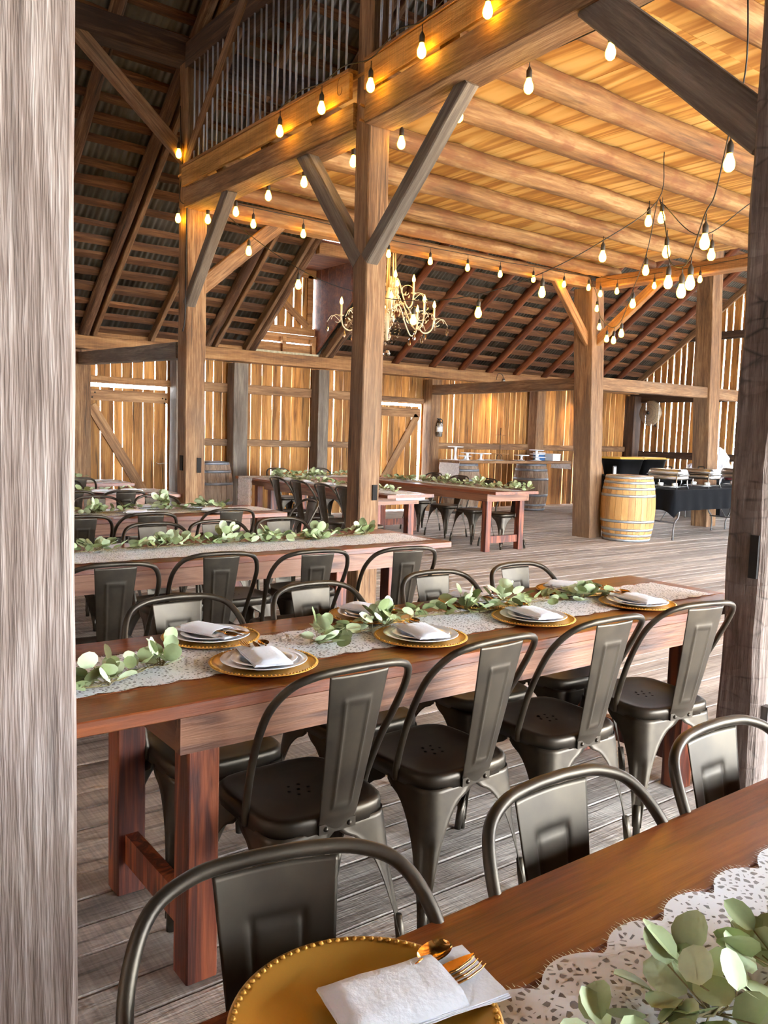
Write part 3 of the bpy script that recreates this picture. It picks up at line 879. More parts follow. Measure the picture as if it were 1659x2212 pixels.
# ---------------------------------------------------------------- chairs
def leg_bm(sx, sy):
    b = MB(); rows = []
    zt = 0.412; zb = 0.035
    n = 26; m_ = 16
    for i in range(n+1):
        z = zt+(zb-zt)*i/n
        t = z/0.385
        if t >= 1: w = 0.178
        else: w = 0.02 + 0.012*min(1, t*2) + (0.178-0.032)*(1-math.sqrt(max(0, 1-t**2.4)))
        off = (zt-z)*0.105
        A = 0.181+off
        r = min(0.055, w*0.9)
        q = r*PI/4
        half = (w-r)+q if w > r else q
        row = []
        for j in range(m_+1):
            s = (j/m_*2-1)*half
            d = abs(s)
            if d < q:
                a = PI/4 + (s/q)*PI/4
                px, py = A-r+math.cos(a)*r, A-r+math.sin(a)*r
            elif s > 0: px, py = A-r-(d-q), A
            else: px, py = A, A-r-(d-q)
            # pressed groove down the outer corner and a rolled lip along the arch edge
            g = 0.0
            if 0.07 < z < 0.27:
                g = 0.009*math.exp(-(s/0.016)**4)*min(1, (z-0.07)/0.02)*min(1, (0.27-z)/0.02)
            lip = 0.004*max(0, (d-half+0.006)/0.006) if half > 0.01 else 0
            k = (-g+lip)/math.sqrt(2)
            row.append(((px+k)*sx, (py+k)*sy, z))
        rows.append(row)
    b.grid(rows, True)
    o = 0.181+(zt-0.05)*0.105-0.011
    b2 = MB()
    zz = 0.11
    o2 = 0.181+(zt-zz)*0.105-0.011
    b.tube([(o2*sx, o2*sy, zz), (o*sx, o*sy, 0.05), ((o+0.004)*sx, (o+0.004)*sy, 0.0)], [0.012, 0.0135, 0.0125], 10)
    return b

def splat_bm():
    b = MB(); rows = []
    n, m_ = 54, 36
    for i in range(n+1):
        t = i/n
        z = 0.402+(0.838-0.402)*t
        hw = 0.054+(0.088-0.054)*t
        yb = -0.186-0.006*math.sin(t*PI) - 0.087*t**1.15
        if t < 0.08: yb += 0.002
        row = []
        for j in range(m_+1):
            u = (j/m_*2-1)
            x = u*hw
            e = 0.0
            # embossed tall trapezoid
            hx = hw*0.45; ez0, ez1 = 0.17, 0.84
            dx = abs(x)-hx; dz = max(ez0-t, t-ez1)*0.44
            dd = max(dx, dz)
            e = -0.0036*math.exp(-(dd/0.0045)**2) - 0.0006*(1 if dd < 0 else 0)
            row.append((x, yb-0.008*(1-u*u)+e, z))
        rows.append(row)
    b.grid(rows, True)
    return b

def make_chair():
    root = empty('metal_chair', (0, 0, 0))
    b = MB(); rows = []
    seg = 48
    def ring(a, r, z, dz=None):
        row = []
        for k in range(seg):
            th = 2*PI*k/seg
            c, s = math.cos(th), math.sin(th)
            p = 5.0
            rr = a/((abs(c)**p+abs(s)**p)**(1/p))
            row.append((c*rr, s*rr, z))
        return row
    for a, z in ((0.0005, 0.4405), (0.06, 0.4405), (0.12, 0.442), (0.155, 0.4465), (0.170, 0.450), (0.178, 0.4485), (0.1835, 0.443), (0.185, 0.434), (0.185, 0.404), (0.181, 0.404), (0.180, 0.43), (0.1, 0.434), (0.0005, 0.434)):
        rows.append(ring(a, 0, z))
    b.grid(rows, True, wrap=True)
    b.mat = 1
    for (x, y) in ((0, 0), (0.03, 0), (-0.03, 0), (0.016, 0.028), (-0.016, 0.028), (0.016, -0.028), (-0.016, -0.028)):
        b.lathe([(0, 0.4413), (0.0045, 0.4413)], 8, Matrix.Translation((x, y, 0)))  # drain holes as dark discs, their shade painted on the uncut seat
    b.build('seat', [metal_m, hole_shade_m], root)
    for sx, sy in ((1, 1), (-1, 1), (-1, -1), (1, -1)):
        leg_bm(sx, sy).build('leg', metal_m, root, solid=0.0022)
    b = MB()
    base = [(0.187, -0.045, 0.408), (0.189, -0.052, 0.46), (0.2, -0.098, 0.58), (0.209, -0.155, 0.69), (0.203, -0.2, 0.765), (0.172, -0.244, 0.822), (0.115, -0.268, 0.846), (0.05, -0.276, 0.852), (0, -0.277, 0.853)]
    pts = base + [(-x, y, z) for (x, y, z) in base[-2::-1]]
    b.tube(spline(pts, 6), 0.0105, 10)
    b.build('back_hoop', metal_m, root)
    splat_bm().build('back_splat', metal_m, root, solid=0.002)
    b = MB()
    b.box(-0.056, -0.193, 0.402, 0.056, -0.184, 0.428)
    for s in (-0.036, 0.036):
        b.lathe([(0, 0.006), (0.005, 0.005), (0.0075, 0.0)], 10, Matrix.Translation((s, -0.193, 0.415)) @ Matrix.Rotation(PI/2, 4, 'X'))
    b.build('rivet_plate', metal_m, root)
    return root
chair0 = make_chair()
chair_used = [False]
def place_chair(x, y, facing, label, group):
    """facing = world angle (radians) the sitter looks towards; the chair's local +Y is its front"""
    rz = facing - PI/2
    if not chair_used[0]:
        chair_used[0] = True
        o = chair0; o.location = (x, y, 0); o.rotation_euler = (0, 0, rz); o['label'] = label; o['group'] = group
    else:
        o = copy_tree(chair0, (x, y, 0), rz, label=label, group=group)
    o['category'] = 'chair'
    return o
D = math.radians
g1 = 'metal chairs around the front place-set table'
for (x, y, a, lab) in (
    (1.17, 1.885, 90, 'dark metal chair on the near side of the place-set table, closest to the left post'),
    (1.67, 1.905, 92, 'dark metal chair on the near side of the place-set table, second from the left'),
    (2.21, 1.915, 88, 'dark metal chair on the near side of the place-set table, third from the left'),
    (2.75, 1.90, 80, 'dark metal chair on the near side of the place-set table, beside the hewn post'),
    (1.12, 2.335, -91, 'metal chair on the far side of the place-set table behind the leftmost plate'),
    (1.66, 2.335, -88, 'metal chair on the far side of the place-set table, second from the left'),
    (2.24, 2.335, -92, 'metal chair on the far side of the place-set table, third from the left'),
    (2.74, 2.335, -90, 'metal chair on the far side of the place-set table, rightmost of that row')):
    place_chair(x, y, D(a), lab, g1)
g2 = 'metal chairs around the second table'
for (x, y, a, lab) in (
    (1.20, 3.63, 86, 'metal chair in front of the second table beside the left post'),
    (1.73, 3.72, 84, 'metal chair in front of the second table, second from the left'),
    (2.17, 3.60, 85, 'metal chair in front of the second table, third from the left'),
    (2.66, 3.50, 82, 'metal chair at the right end of the near side of the second table'),
    (1.87, 4.43, -90, 'metal chair with pale back behind the second table, leftmost of three'),
    (2.27, 4.43, -90, 'metal chair with pale back behind the second table, middle of three'),
    (2.72, 4.43, -90, 'metal chair with pale back behind the second table, rightmost of three')):
    place_chair(x, y, D(a), lab, g2)
place_chair(0.485, 0.665, D(-103), 'metal chair close to the camera with its back to the gold charger', 'metal chairs at the foreground table')
place_chair(1.05, 0.62, D(-90), 'metal chair behind the foreground table, middle of the three', 'metal chairs at the foreground table')
place_chair(1.53, 0.62, D(-90), 'metal chair behind the foreground table in front of the hewn post', 'metal chairs at the foreground table')
g3 = 'metal chairs around the third table'
for (x, y, a, lab) in (
    (1.64, 5.5, 88, 'metal chair in front of the third table, leftmost, half hidden by the left post'),
    (2.09, 5.53, 88, 'metal chair in front of the third table, middle'),
    (2.73, 5.62, 86, 'metal chair in front of the third table, rightmost'),
    (2.17, 6.39, -90, 'metal chair behind the third table, left of two'),
    (2.67, 6.39, -90, 'metal chair behind the third table, right of two'),
    (3.45, 5.92, 172, 'metal chair turned sideways at the right end of the third table')):
    place_chair(x, y, D(a), lab, g3)
g4 = 'metal chairs at the tables near the plank door'
for (x, y, a, lab) in (
    (2.18, 7.49, 88, 'metal chair in front of the fourth table next to the left post'),
    (2.62, 7.44, 88, 'metal chair in front of the fourth table, right one'),
    (2.50, 8.45, -90, 'metal chair behind the fourth table'),
    (2.78, 9.3, 88, 'metal chair in front of the farthest left table')):
    place_chair(x, y, D(a), lab, g4)
g5 = 'metal chairs along the lace-ended table behind the central post'
for (x, y, a, lab) in (
    (5.33, 8.84, 0, 'metal chair left of the lace-ended table, farthest of four'),
    (5.27, 8.26, 2, 'metal chair left of the lace-ended table, second farthest'),
    (5.24, 7.68, -2, 'metal chair left of the lace-ended table, third farthest'),
    (5.2, 7.2, 0, 'metal chair left of the lace-ended table, nearest, partly behind the central post'),
    (6.34, 10.78, -90, 'metal chair against the back wall behind the lace-ended table, left of two'),
    (7.08, 10.78, -90, 'metal chair against the back wall behind the lace-ended table, right of two')):
    place_chair(x, y, D(a), lab, g5)
g6 = 'metal chairs on the far side of the long side table'
for (x, y, a, lab) in (
    (7.75, 7.64, 178, 'metal chair behind the long side table, nearest its end legs'),
    (7.76, 8.2, 180, 'metal chair behind the long side table, second from its end'),
    (7.85, 8.85, 182, 'metal chair behind the long side table, third from its end'),
    (8.0, 9.6, 180, 'metal chair behind the long side table, farthest from its end')):
    place_chair(x, y, D(a), lab, g6)

# ---------------------------------------------------------------- farm tables
def farm_table(cx, cy, ln, wd, rz, inset, label, legs_in=0.07, H=0.76, axis_group='farm tables', full=True):
    root = empty('farm_table', (cx, cy, 0), rz, label, 'table', axis_group)
    b = MB(); t = 0.036; k = 4
    hl, hw = ln/2, wd/2
    for i in range(k):
        b.rn = random.random()
        y0 = -hw+wd*i/k; y1 = -hw+wd*(i+1)/k
        c = 0.003
        rows = []
        for j in range(31):
            x = -hl+ln*j/30
            wv = mnoise.noise(Vector((x*2, i*3+cx, cy)))*0.003 if i in (0, k-1) else 0
            ya = y0+(wv if i == 0 else 0.0003); yb = y1+(wv if i == k-1 else -0.0003)
            rows.append([(x, ya, H-t+c), (x, ya, H-c), (x, ya+c, H), (x, yb-c, H), (x, yb, H-c), (x, yb, H-t+c), (x, yb-c, H-t), (x, ya+c, H-t)])
        b.grid(rows, False, wrap=True)
        b.add(rows[0], [tuple(range(8))]); b.add(rows[-1], [tuple(range(8))[::-1]])
    b.build('tabletop', top_m, root)
    lx = hl-inset; ly = hw-legs_in
    ah = 0.095
    for s in (-1, 1):
        b = MB(); b.rn = random.random()
        b.box(-lx-0.05, s*(ly+0.042)-0.016, H-t-ah, lx+0.05, s*(ly+0.042)+0.016, H-t)
        b.build('apron', apron_m, root)
    for s in (-1, 1):
        b = MB(); b.rn = random.random()
        b.box(-(ly+0.026), -0.018, 0, ly+0.026, 0.018, ah)
        b.build('end_apron', apron_m, root, loc=(s*(lx+0.03), 0, H-t-ah), rot=(0, 0, PI/2))
        for q in (-1, 1):
            b = MB(); b.rn = random.random()
            c = 0.004; w = 0.043
            rows = []
            for z in (0.0, H-t-0.002):
                rows.append([(-w+c, -w, z), (w-c, -w, z), (w, -w+c, z), (w, w-c, z), (w-c, w, z), (-w+c, w, z), (-w, w-c, z), (-w, -w+c, z)])
            b.grid(rows, False, wrap=True); b.add(rows[0], [tuple(range(8))[::-1]]); b.add(rows[1], [tuple(range(8))])
            b.build('leg', leg_m, root, loc=(s*(lx-0.03), q*(ly-0.02), 0))
        b = MB(); b.rn = random.random()
        b.box(-(ly-0.06), -0.02, 0, ly-0.06, 0.02, 0.09)
        b.build('stretcher', leg_m, root, loc=(s*(lx-0.03), 0, 0.1), rot=(0, 0, PI/2))
    return root
T1 = farm_table(1.96, 2.17, 2.97, 0.68, 0, 0.38, 'brown farm table set with gold chargers, white plates and eucalyptus')
T0 = farm_table(0.95, 0.47, 2.9, 0.68, 0, 0.4, 'brown farm table in the foreground corner, nearest the camera')
T2 = farm_table(2.0, 4.24, 2.97, 0.74, 0, 0.38, 'brown farm table with lace runner in the second row, before the central post')
T3 = farm_table(1.99, 6.21, 2.95, 0.72, 0, 0.38, 'brown farm table in the third row with lace hanging over its right end')
T4 = farm_table(1.99, 8.24, 2.9, 0.78, 0, 0.38, 'brown farm table in the fourth row, left of the tall left post')
T5 = farm_table(2.1, 9.85, 2.9, 0.75, 0, 0.38, 'brown farm table in the farthest row by the plank door')
T7 = farm_table(5.80, 8.63, 3.0, 0.66, PI/2, 0.3, 'farm table running away from the camera behind the central post with a lace-covered far end')
T6 = farm_table(7.54, 8.50, 2.62, 0.76, PI/2, 0.2, 'long farm table seen end-on right of the central post with red-brown legs')
T8 = farm_table(6.6, 10.45, 2.2, 0.6, 0, 0.3, 'farm table along the back wall under the dormer with eucalyptus')

# ---------------------------------------------------------------- lace runners
def runner(name_label, x0, x1, yc, hw, z=0.7612, axis='x', hang0=0.0, hang1=0.0, cx=0.0, lam=0.105, amp=0.02, fringe=True, skew=0.0):
    """a lace cloth with scalloped, fringed edges; coordinates along the table's long axis"""
    b = MB(); n = int((x1-x0)/0.0125); m_ = 10
    L0, L1 = [], []
    tot = hang0+(x1-x0)+hang1
    n = int(tot/0.0125)
    rows = []
    sd = random.random()*40
    def pos(s, v):
        # s runs over hang0, the top and hang1
        if s < hang0: x = x0-0.004-0.02*(1-s/max(hang0, 1e-6))*0.3; zz = z-(hang0-s)
        elif s > hang0+(x1-x0): x = x1+0.004+0.01*mnoise.noise(Vector((s*9, v*9, sd))); zz = z-(s-hang0-(x1-x0))
        else: x = x0+(s-hang0); zz = z+0.0015+0.0035*max(0, mnoise.noise(Vector((x*9+sd, v*14, 2)))) + 0.004*max(0, mnoise.noise(Vector((x*3+sd, v*5, 7))))
        return (x, yc+v+skew*(x-x0), zz) if axis == 'x' else (yc+v+skew*(x-x0), x, zz)
    for i in range(n+1):
        s = tot*i/n
        sc = abs(math.sin(PI*s/lam+sd))
        h1 = hw+amp*(sc**0.6-0.5); sc2 = abs(math.sin(PI*s/lam+sd+1.1)); h0 = hw+amp*(sc2**0.6-0.5)
        endk = 1.0
        rows.append([pos(s, -h0+(h0+h1)*j/m_) for j in range(m_+1)])
        L0.append((s, -h0)); L1.append((s, h1))
    b.grid(rows, True)
    if fringe:
        for Ln, sg in ((L0, -1), (L1, 1)):
            for i in range(0, n-1):
                for q in (0.0, 0.5):
                    s = Ln[i][0]+0.0125*q; v = Ln[i][1]
                    jj = random.uniform(-0.004, 0.004); l = random.uniform(0.006, 0.011)
                    p0, p1, p2 = pos(s, v), pos(s+0.0014, v), pos(s+jj, v+sg*l)
                    b.add([p0, p1, (p2[0], p2[1], p2[2]+0.001)], [(0, 1, 2)])
    o = b.build('lace_runner', lace_m)
    return tag(o, name_label, 'table runner')
runner('white scalloped lace runner along the place-set table, reaching its right end', 0.5, 3.36, 2.16, 0.155)
runner('white scalloped lace runner on the foreground table at the lower right', 0.0, 2.3, 0.46, 0.175, amp=0.034, lam=0.125)
runner('white lace runner on the second table', 0.6, 3.42, 4.17, 0.19)
runner('white lace runner on the third table, hanging over its right end', 0.6, 3.47, 6.2, 0.17, hang1=0.22, fringe=False)
runner('white lace runner on the fourth table', 0.8, 3.44, 8.24, 0.2, fringe=False)
runner('white lace cloth hanging in a point from the farthest left table', 0.9, 3.55, 9.85, 0.18, hang1=0.12, fringe=False)
runner('white lace runner hanging down the far end of the table behind the central post', 7.14, 10.1, 5.80, 0.2, axis='y', hang1=0.0, hang0=0.06, fringe=False)
runner('white lace strip hanging over the back-wall table end next to the grey wall post', 5.5, 7.68, 10.45, 0.2, hang0=0.42, fringe=False)
runner('white runner on the long side table with its end sticking out past the legs', 7.22, 9.8, 7.56, 0.15, axis='y', fringe=False)

# ---------------------------------------------------------------- garlands
def leaf(b, base, d, up, size, rn):
    """one round eucalyptus leaf: a slightly folded, cupped disc starting at base and pointing along d"""
    d = d.normalized(); side = d.cross(up)
    if side.length < 1e-4: side = d.orthogonal()
    side.normalize(); nrm = side.cross(d).normalized()
    fold = random.uniform(0.06, 0.3); cup = random.uniform(-0.15, 0.25)
    el = random.uniform(0.78, 1.0)
    rows = []
    prof = (0.0, 0.14, 0.4, 0.68, 0.9, 1.0)
    for t in prof:
        w = 0.5*el*math.sqrt(max(0, 1-(2*t-1)**2))
        if t == 0: w = 0.0
        row = []
        for u in (-1, -0.5, 0, 0.5, 1):
            h = fold*abs(u)*w + cup*(t-0.5)**2 - (0.012 if u == 0 else 0)
            row.append(base + d*(t*size) + side*(u*w*size) + nrm*(h*size))
        rows.append(row)
    b.rn = rn
    b.grid(rows, True)

def garland(label, path, step=0.035, size=(0.03, 0.055), spread=0.05, lift=0.05, group='eucalyptus garlands', sprays=(), emax=1.3):
    pts = spline(path, 10)
    root = empty('eucalyptus_garland', tuple(path[0]), 0, label, 'garland', group)
    o = Vector(path[0])
    sb = MB(); lb = MB()
    for k in range(2):
        sd = random.random()*30
        q = [p-o+Vector((mnoise.noise(Vector((i*0.2, sd, 0)))*0.03, mnoise.noise(Vector((i*0.2, sd, 5)))*0.03, 0.004+0.012*abs(mnoise.noise(Vector((i*0.25, sd, 9)))))) for i, p in enumerate(pts)]
        sb.tube(q, 0.0018, 5)
    # length along
    acc = 0.0; tot = 0.0
    for i in range(len(pts)-1):
        a, c_ = pts[i]-o, pts[i+1]-o
        ln = (c_-a).length
        t = (c_-a).normalized()
        acc += ln
        while acc > step:
            acc -= step
            for side in (-1, 1):
                if random.random() < 0.12: continue
                off = Vector((random.uniform(-spread, spread), random.uniform(-spread, spread), 0))*0.7
                base = a+off+Vector((0, 0, random.uniform(0.004, lift*0.6)))
                ang = random.uniform(-PI, PI)
                dd = Vector((math.cos(ang), math.sin(ang), random.uniform(-0.15, 1.0)))
                sz = random.uniform(*size)
                dd2 = dd.normalized()
                if (base+dd2*sz).z < 0.004: dd.z = abs(dd.z)
                up = Vector((random.uniform(-0.6, 0.6), random.uniform(-0.6, 0.6), 1))
                sb.tube([a+off*0.3+Vector((0, 0, 0.004)), base], 0.001, 4)
                leaf(lb, base, dd, up, sz, random.random())
    for (px_, py_, pz_, n_) in sprays:
        c0 = Vector((px_, py_, pz_))-o
        for _ in range(n_):
            ang = random.uniform(-PI, PI); el = random.uniform(0.05, emax)
            dd = Vector((math.cos(ang)*math.cos(el), math.sin(ang)*math.cos(el), math.sin(el)))
            r = random.uniform(0.015, 0.07)
            base = c0+dd*r
            sb.tube([c0, base], 0.0012, 4)
            leaf(lb, base, dd+Vector((random.uniform(-.5,.5), random.uniform(-.5,.5), random.uniform(-.3,.5))), Vector((random.uniform(-1,1), random.uniform(-1,1), 1)), random.uniform(*size), random.random()**0.8)
    sb.build('stem', stem_m, root)
    lb.build('foliage', leaf_m, root)
    return root
Zt = 0.768
garland('eucalyptus sprig at the left end of the place-set table next to the left post', [(0.52, 2.02, Zt), (0.68, 2.05, Zt), (0.84, 2.12, Zt), (0.95, 2.2, Zt)], 0.034, (0.04, 0.062), 0.05, 0.05, sprays=((0.7, 2.04, Zt, 12), (0.88, 2.14, Zt, 10)))
garland('eucalyptus branch across the middle and right of the place-set table', [(1.36, 2.14, Zt), (1.6, 2.18, Zt), (1.9, 2.25, Zt), (2.2, 2.2, Zt), (2.5, 2.24, Zt), (2.75, 2.22, Zt), (2.9, 2.18, Zt)], 0.03, (0.035, 0.058), 0.05, 0.06, sprays=((1.38, 2.13, Zt, 14), (1.72, 2.24, Zt, 16), (2.1, 2.24, Zt+0.01, 14), (2.28, 2.22, Zt+0.03, 12), (2.72, 2.2, Zt, 20)))
garland('large pale eucalyptus garland on the foreground table at the lower right', [(0.55, 0.46, Zt), (0.75, 0.48, Zt), (0.92, 0.455, Zt+0.01), (1.1, 0.39, Zt+0.01), (1.3, 0.33, Zt), (1.7, 0.36, Zt)], 0.034, (0.04, 0.062), 0.055, 0.04, sprays=((0.72, 0.5, Zt, 9), (0.86, 0.48, Zt, 12), (1.0, 0.46, Zt, 14), (1.12, 0.40, Zt, 10)), emax=0.6)
garland('thick eucalyptus garland running along the second table', [(1.2, 4.27, Zt), (1.5, 4.3, Zt), (1.8, 4.28, Zt), (2.1, 4.32, Zt), (2.4, 4.28, Zt), (2.7, 4.3, Zt), (3.0, 4.28, Zt), (3.15, 4.3, Zt)], 0.022, (0.04, 0.062), 0.06, 0.07, sprays=((1.4, 4.3, Zt, 14), (1.8, 4.3, Zt+0.01, 22), (2.15, 4.3, Zt+0.01, 22), (2.45, 4.3, Zt, 20), (2.75, 4.28, Zt, 20), (3.14, 4.3, Zt+0.01, 18)))
garland('eucalyptus garland along the third table', [(1.6, 6.15, Zt), (2.1, 6.2, Zt), (2.6, 6.25, Zt), (3.1, 6.2, Zt)], 0.03, (0.04, 0.07), 0.07, 0.08, sprays=((2.0, 6.2, Zt, 20), (2.55, 6.2, Zt+0.06, 24), (2.9, 6.2, Zt+0.02, 16)))
garland('sparse eucalyptus on the fourth table', [(2.1, 8.2, Zt), (2.6, 8.25, Zt), (3.1, 8.2, Zt)], 0.05, (0.04, 0.07), 0.06, 0.06)
garland('eucalyptus tuft on the farthest left table', [(2.5, 9.8, Zt), (2.8, 9.85, Zt), (3.1, 9.8, Zt)], 0.03, (0.05, 0.08), 0.07, 0.1)
garland('eucalyptus garland on the table behind the central post', [(5.8, 7.4, Zt), (5.82, 8.2, Zt), (5.78, 9.2, Zt), (5.8, 10.0, Zt)], 0.03, (0.04, 0.07), 0.08, 0.08)
garland('dense eucalyptus garland along the long side table, spilling over its near end', [(7.66, 7.24, Zt+0.02), (7.6, 7.6, Zt), (7.55, 8.2, Zt), (7.55, 8.8, Zt), (7.5, 9.4, Zt), (7.5, 9.8, Zt)], 0.022, (0.04, 0.07), 0.09, 0.1, sprays=((7.6, 7.26, Zt+0.03, 26), (7.55, 7.9, Zt+0.05, 24), (7.55, 8.5, Zt+0.05, 24), (7.75, 7.22, Zt, 12)))
garland('eucalyptus garland on the back-wall table under the dormer', [(5.9, 10.4, Zt), (6.5, 10.45, Zt), (7.5, 10.45, Zt)], 0.025, (0.04, 0.08), 0.08, 0.1, sprays=((6.0, 10.45, Zt, 20), (6.6, 10.45, Zt, 20)))

# ---------------------------------------------------------------- place settings
def make_charger():
    root = empty('charger_plate', (0, 0, 0))
    b = MB(); R = 0.153
    b.lathe([(0.0, 0.006), (0.115, 0.006), (0.125, 0.009), (0.14, 0.012), (R-0.003, 0.0145), (R, 0.014), (R-0.001, 0.0118), (0.13, 0.006), (0.11, 0.0), (0.0, 0.0)], 72)
    b.build('dish', gold_m, root)
    b = MB()
    n = 84
    for k in range(n):
        a = 2*PI*k/n
        M = Matrix.Translation(((R-0.0065)*math.cos(a), (R-0.0065)*math.sin(a), 0.0142))
        b.lathe([(0.0, 0.0036), (0.0028, 0.0026), (0.004, 0.0)], 6, M)
    b.build('beaded_rim', gold_m, root)
    return root
def plate_mesh(R, h=0.018):
    b = MB()
    b.lathe([(0.0, 0.005), (R*0.62, 0.005), (R*0.68, 0.008), (R*0.74, 0.011), (R-0.002, h), (R, h-0.0015), (R*0.72, 0.007), (R*0.6, 0.0), (0.0, 0.0)], 64)
    return b
def napkin_mesh():
    b = MB()
    lx, ly = 0.105, 0.054
    for k in range(4):
        rows = []
        z = k*0.0017
        ex = lx-0.001*k - (0.055 if k == 3 else 0)
        for i in range(17):
            u = i/16*2-1
            row = []
            for j in range(9):
                v = j/8*2-1
                zz = z+(0.0095*(1-abs(v)**5)*min(1, (u+1)*6) if k == 3 else 0)+0.0012*mnoise.noise(Vector((u*3, v*3, k*2)))+0.0006*mnoise.noise(Vector((u*9, v*9, k)))
                row.append((-lx+(u+1)/2*(lx+ex), v*(ly-0.0008*k)+0.001*math.sin(u*5+k), zz))
            rows.append(row)
        lo = [[(p[0], p[1], p[2]-0.0013) for p in r] for r in rows]
        b.grid(rows, True); b.grid([r[::-1] for r in lo], True)
        # folded edges
        for edge, le in ((rows[0], lo[0]), (rows[-1], lo[-1]), ([r[0] for r in rows], [r[0] for r in lo]), ([r[-1] for r in rows], [r[-1] for r in lo])):
            b.grid([edge, le], True)
    return b
def fork_mesh():
    b = MB()
    pts = spline([(-0.09, 0, 0.002), (-0.04, 0, 0.003), (0.01, 0, 0.004), (0.035, 0, 0.003)], 6)
    rows = []
    for p in pts:
        w = 0.0065-0.004*max(0, min(1, (p.x+0.09)/0.1)); 
        if p.x > 0.02: w = 0.003+0.008*(p.x-0.02)/0.015
        rows.append([(p.x, -w, p.z-0.001), (p.x, w, p.z-0.001), (p.x, w, p.z+0.001), (p.x, -w, p.z+0.001)])
    b.grid(rows, False, wrap=True)
    for k in range(4):
        y = -0.0095+0.00633*k
        b.tube([(0.034, y, 0.003), (0.055, y, 0.0015), (0.075, y, 0.004), (0.083, y, 0.007)], [0.0017, 0.0016, 0.0013, 0.0006], 6)
    return b
def spoon_mesh():
    b = MB()
    rows = []
    for i in range(15):
        t = i/14; a = PI*t
        x = 0.05-0.026*math.cos(a)
        w = 0.0165*math.sin(a)**0.75 if 0 < t < 1 else 0.0004
        row = []
        for j in range(11):
            v = j/10*2-1
            row.append((x, v*w, 0.008-0.0075*(1-v*v)*math.sin(a)))
        rows.append(row)
    b.grid(rows, True)
    b.grid([[(p[0], p[1], p[2]-0.0012) for p in r][::-1] for r in rows], True)
    b.tube([(0.026, 0, 0.0075), (0.01, 0, 0.006), (-0.04, 0, 0.003), (-0.09, 0, 0.002)], [0.002, 0.002, 0.0028, 0.0045], 8)
    return b
def knife_mesh():
    b = MB()
    rows = []
    for i in range(20):
        t = i/19; x = -0.09+0.18*t
        w = 0.007 if t < 0.5 else 0.009*(1-((t-0.5)/0.5)**4)+0.0006
        th = 0.0028 if t < 0.5 else 0.001
        rows.append([(x, -w, 0.002), (x, w*0.7, 0.002), (x, w*0.7, 0.002+th), (x, -w, 0.002+th)])
    b.grid(rows, False, wrap=True)
    return b
protos = {}
def proto(kind):
    if kind in protos: return copy_tree(protos[kind])
    if kind == 'charger_plate': o = make_charger()
    elif kind == 'dinner_plate': o = plate_mesh(0.122).build(kind, china_m, fix=True)
    elif kind == 'salad_plate': o = plate_mesh(0.094, 0.015).build(kind, china_m, fix=True)
    elif kind == 'napkin': o = napkin_mesh().build(kind, linen_m)
    elif kind == 'fork': o = fork_mesh().build(kind, goldshine_m)
    elif kind == 'spoon': o = spoon_mesh().build(kind, goldshine_m)
    elif kind == 'knife': o = knife_mesh().build(kind, goldshine_m)
    protos[kind] = o
    return o
def put(kind, loc, rot, label, cat, group):
    o = proto(kind)
    o.location = loc
    o.rotation_euler = rot
    return tag(o, label, cat, group)
def setting(x, y, a, where, side, gname='place settings on the place-set table', charger=True):
    """a = direction (deg) the napkin's open end points to"""
    z = 0.7605
    if charger:
        put('charger_plate', (x, y, z), (0, 0, 0), 'gold beaded charger %s' % where, 'charger plate', 'gold chargers')
        z += 0.0065
    put('dinner_plate', (x, y, z), (0, 0, 0), 'white dinner plate %s' % where, 'plate', 'white dinner plates')
    put('salad_plate', (x, y, z+0.0055), (0, 0, 0), 'small white plate under the napkin %s' % where, 'plate', 'white salad plates')
    ra = D(a)
    zn = z+0.0055+0.0175
    put('napkin', (x+0.0*math.cos(ra), y+0.0*math.sin(ra), zn), (0, 0, ra), 'white folded napkin %s' % where, 'napkin', 'white napkins')
    ux, uy = math.cos(ra), math.sin(ra)
    for k, (kind, lat, lon, rr) in enumerate((('fork', 0.022, 0.06, 4), ('knife', 0.0, 0.05, -3), ('spoon', -0.022, 0.055, -6))):
        put(kind, (x+ux*lon-uy*lat, y+uy*lon+ux*lat, zn+0.0045), (0, 0, ra+D(rr)), 'gold %s tucked in the napkin %s' % (kind, where), kind, 'gold cutlery')
near = [(1.13, 2.02, 'nearest the left post on the near side'), (1.71, 2.03, 'second from the left on the near side'), (2.25, 2.04, 'third from the left on the near side'), (2.84, 2.02, 'at the right end of the near side')]
for x, y, w in near: setting(x, y-0.0, 80+random.uniform(-7, 7), w, 1)
far = [(1.13, 2.36, 'nearest the left post on the far side'), (1.76, 2.37, 'second from the left on the far side'), (2.27, 2.36, 'third from the left on the far side'), (2.82, 2.345, 'at the right end of the far side')]
for x, y, w in far: setting(x, y, -70+random.uniform(-8, 8), w, -1)
# foreground setting
z = 0.7605
put('charger_plate', (0.523, 0.691, z), (0, 0, 0.3), 'large gold beaded charger in the foreground under the white card napkin', 'charger plate', 'gold chargers')
put('napkin', (0.59, 0.69, z+0.018), (0.0, 0.0, D(-10)), 'flat white napkin on the foreground gold charger holding gold cutlery', 'napkin', 'white napkins').scale = (0.95, 0.95, 1)
for kind, x, y, a, lab in (('spoon', 0.60, 0.712, 12, 'gold spoon on the foreground napkin'), ('knife', 0.60, 0.693, 2, 'gold knife between spoon and fork on the foreground napkin'), ('fork', 0.60, 0.672, 4, 'gold fork on the foreground napkin')):
    put(kind, (x, y, z+0.0235), (0, 0, D(a)), lab, kind, 'gold cutlery')
put('charger_plate', (1.1, 0.33, z+0.007), (0, 0, 0.3), 'gold charger at the right edge of the picture across the foreground table', 'charger plate', 'gold chargers')
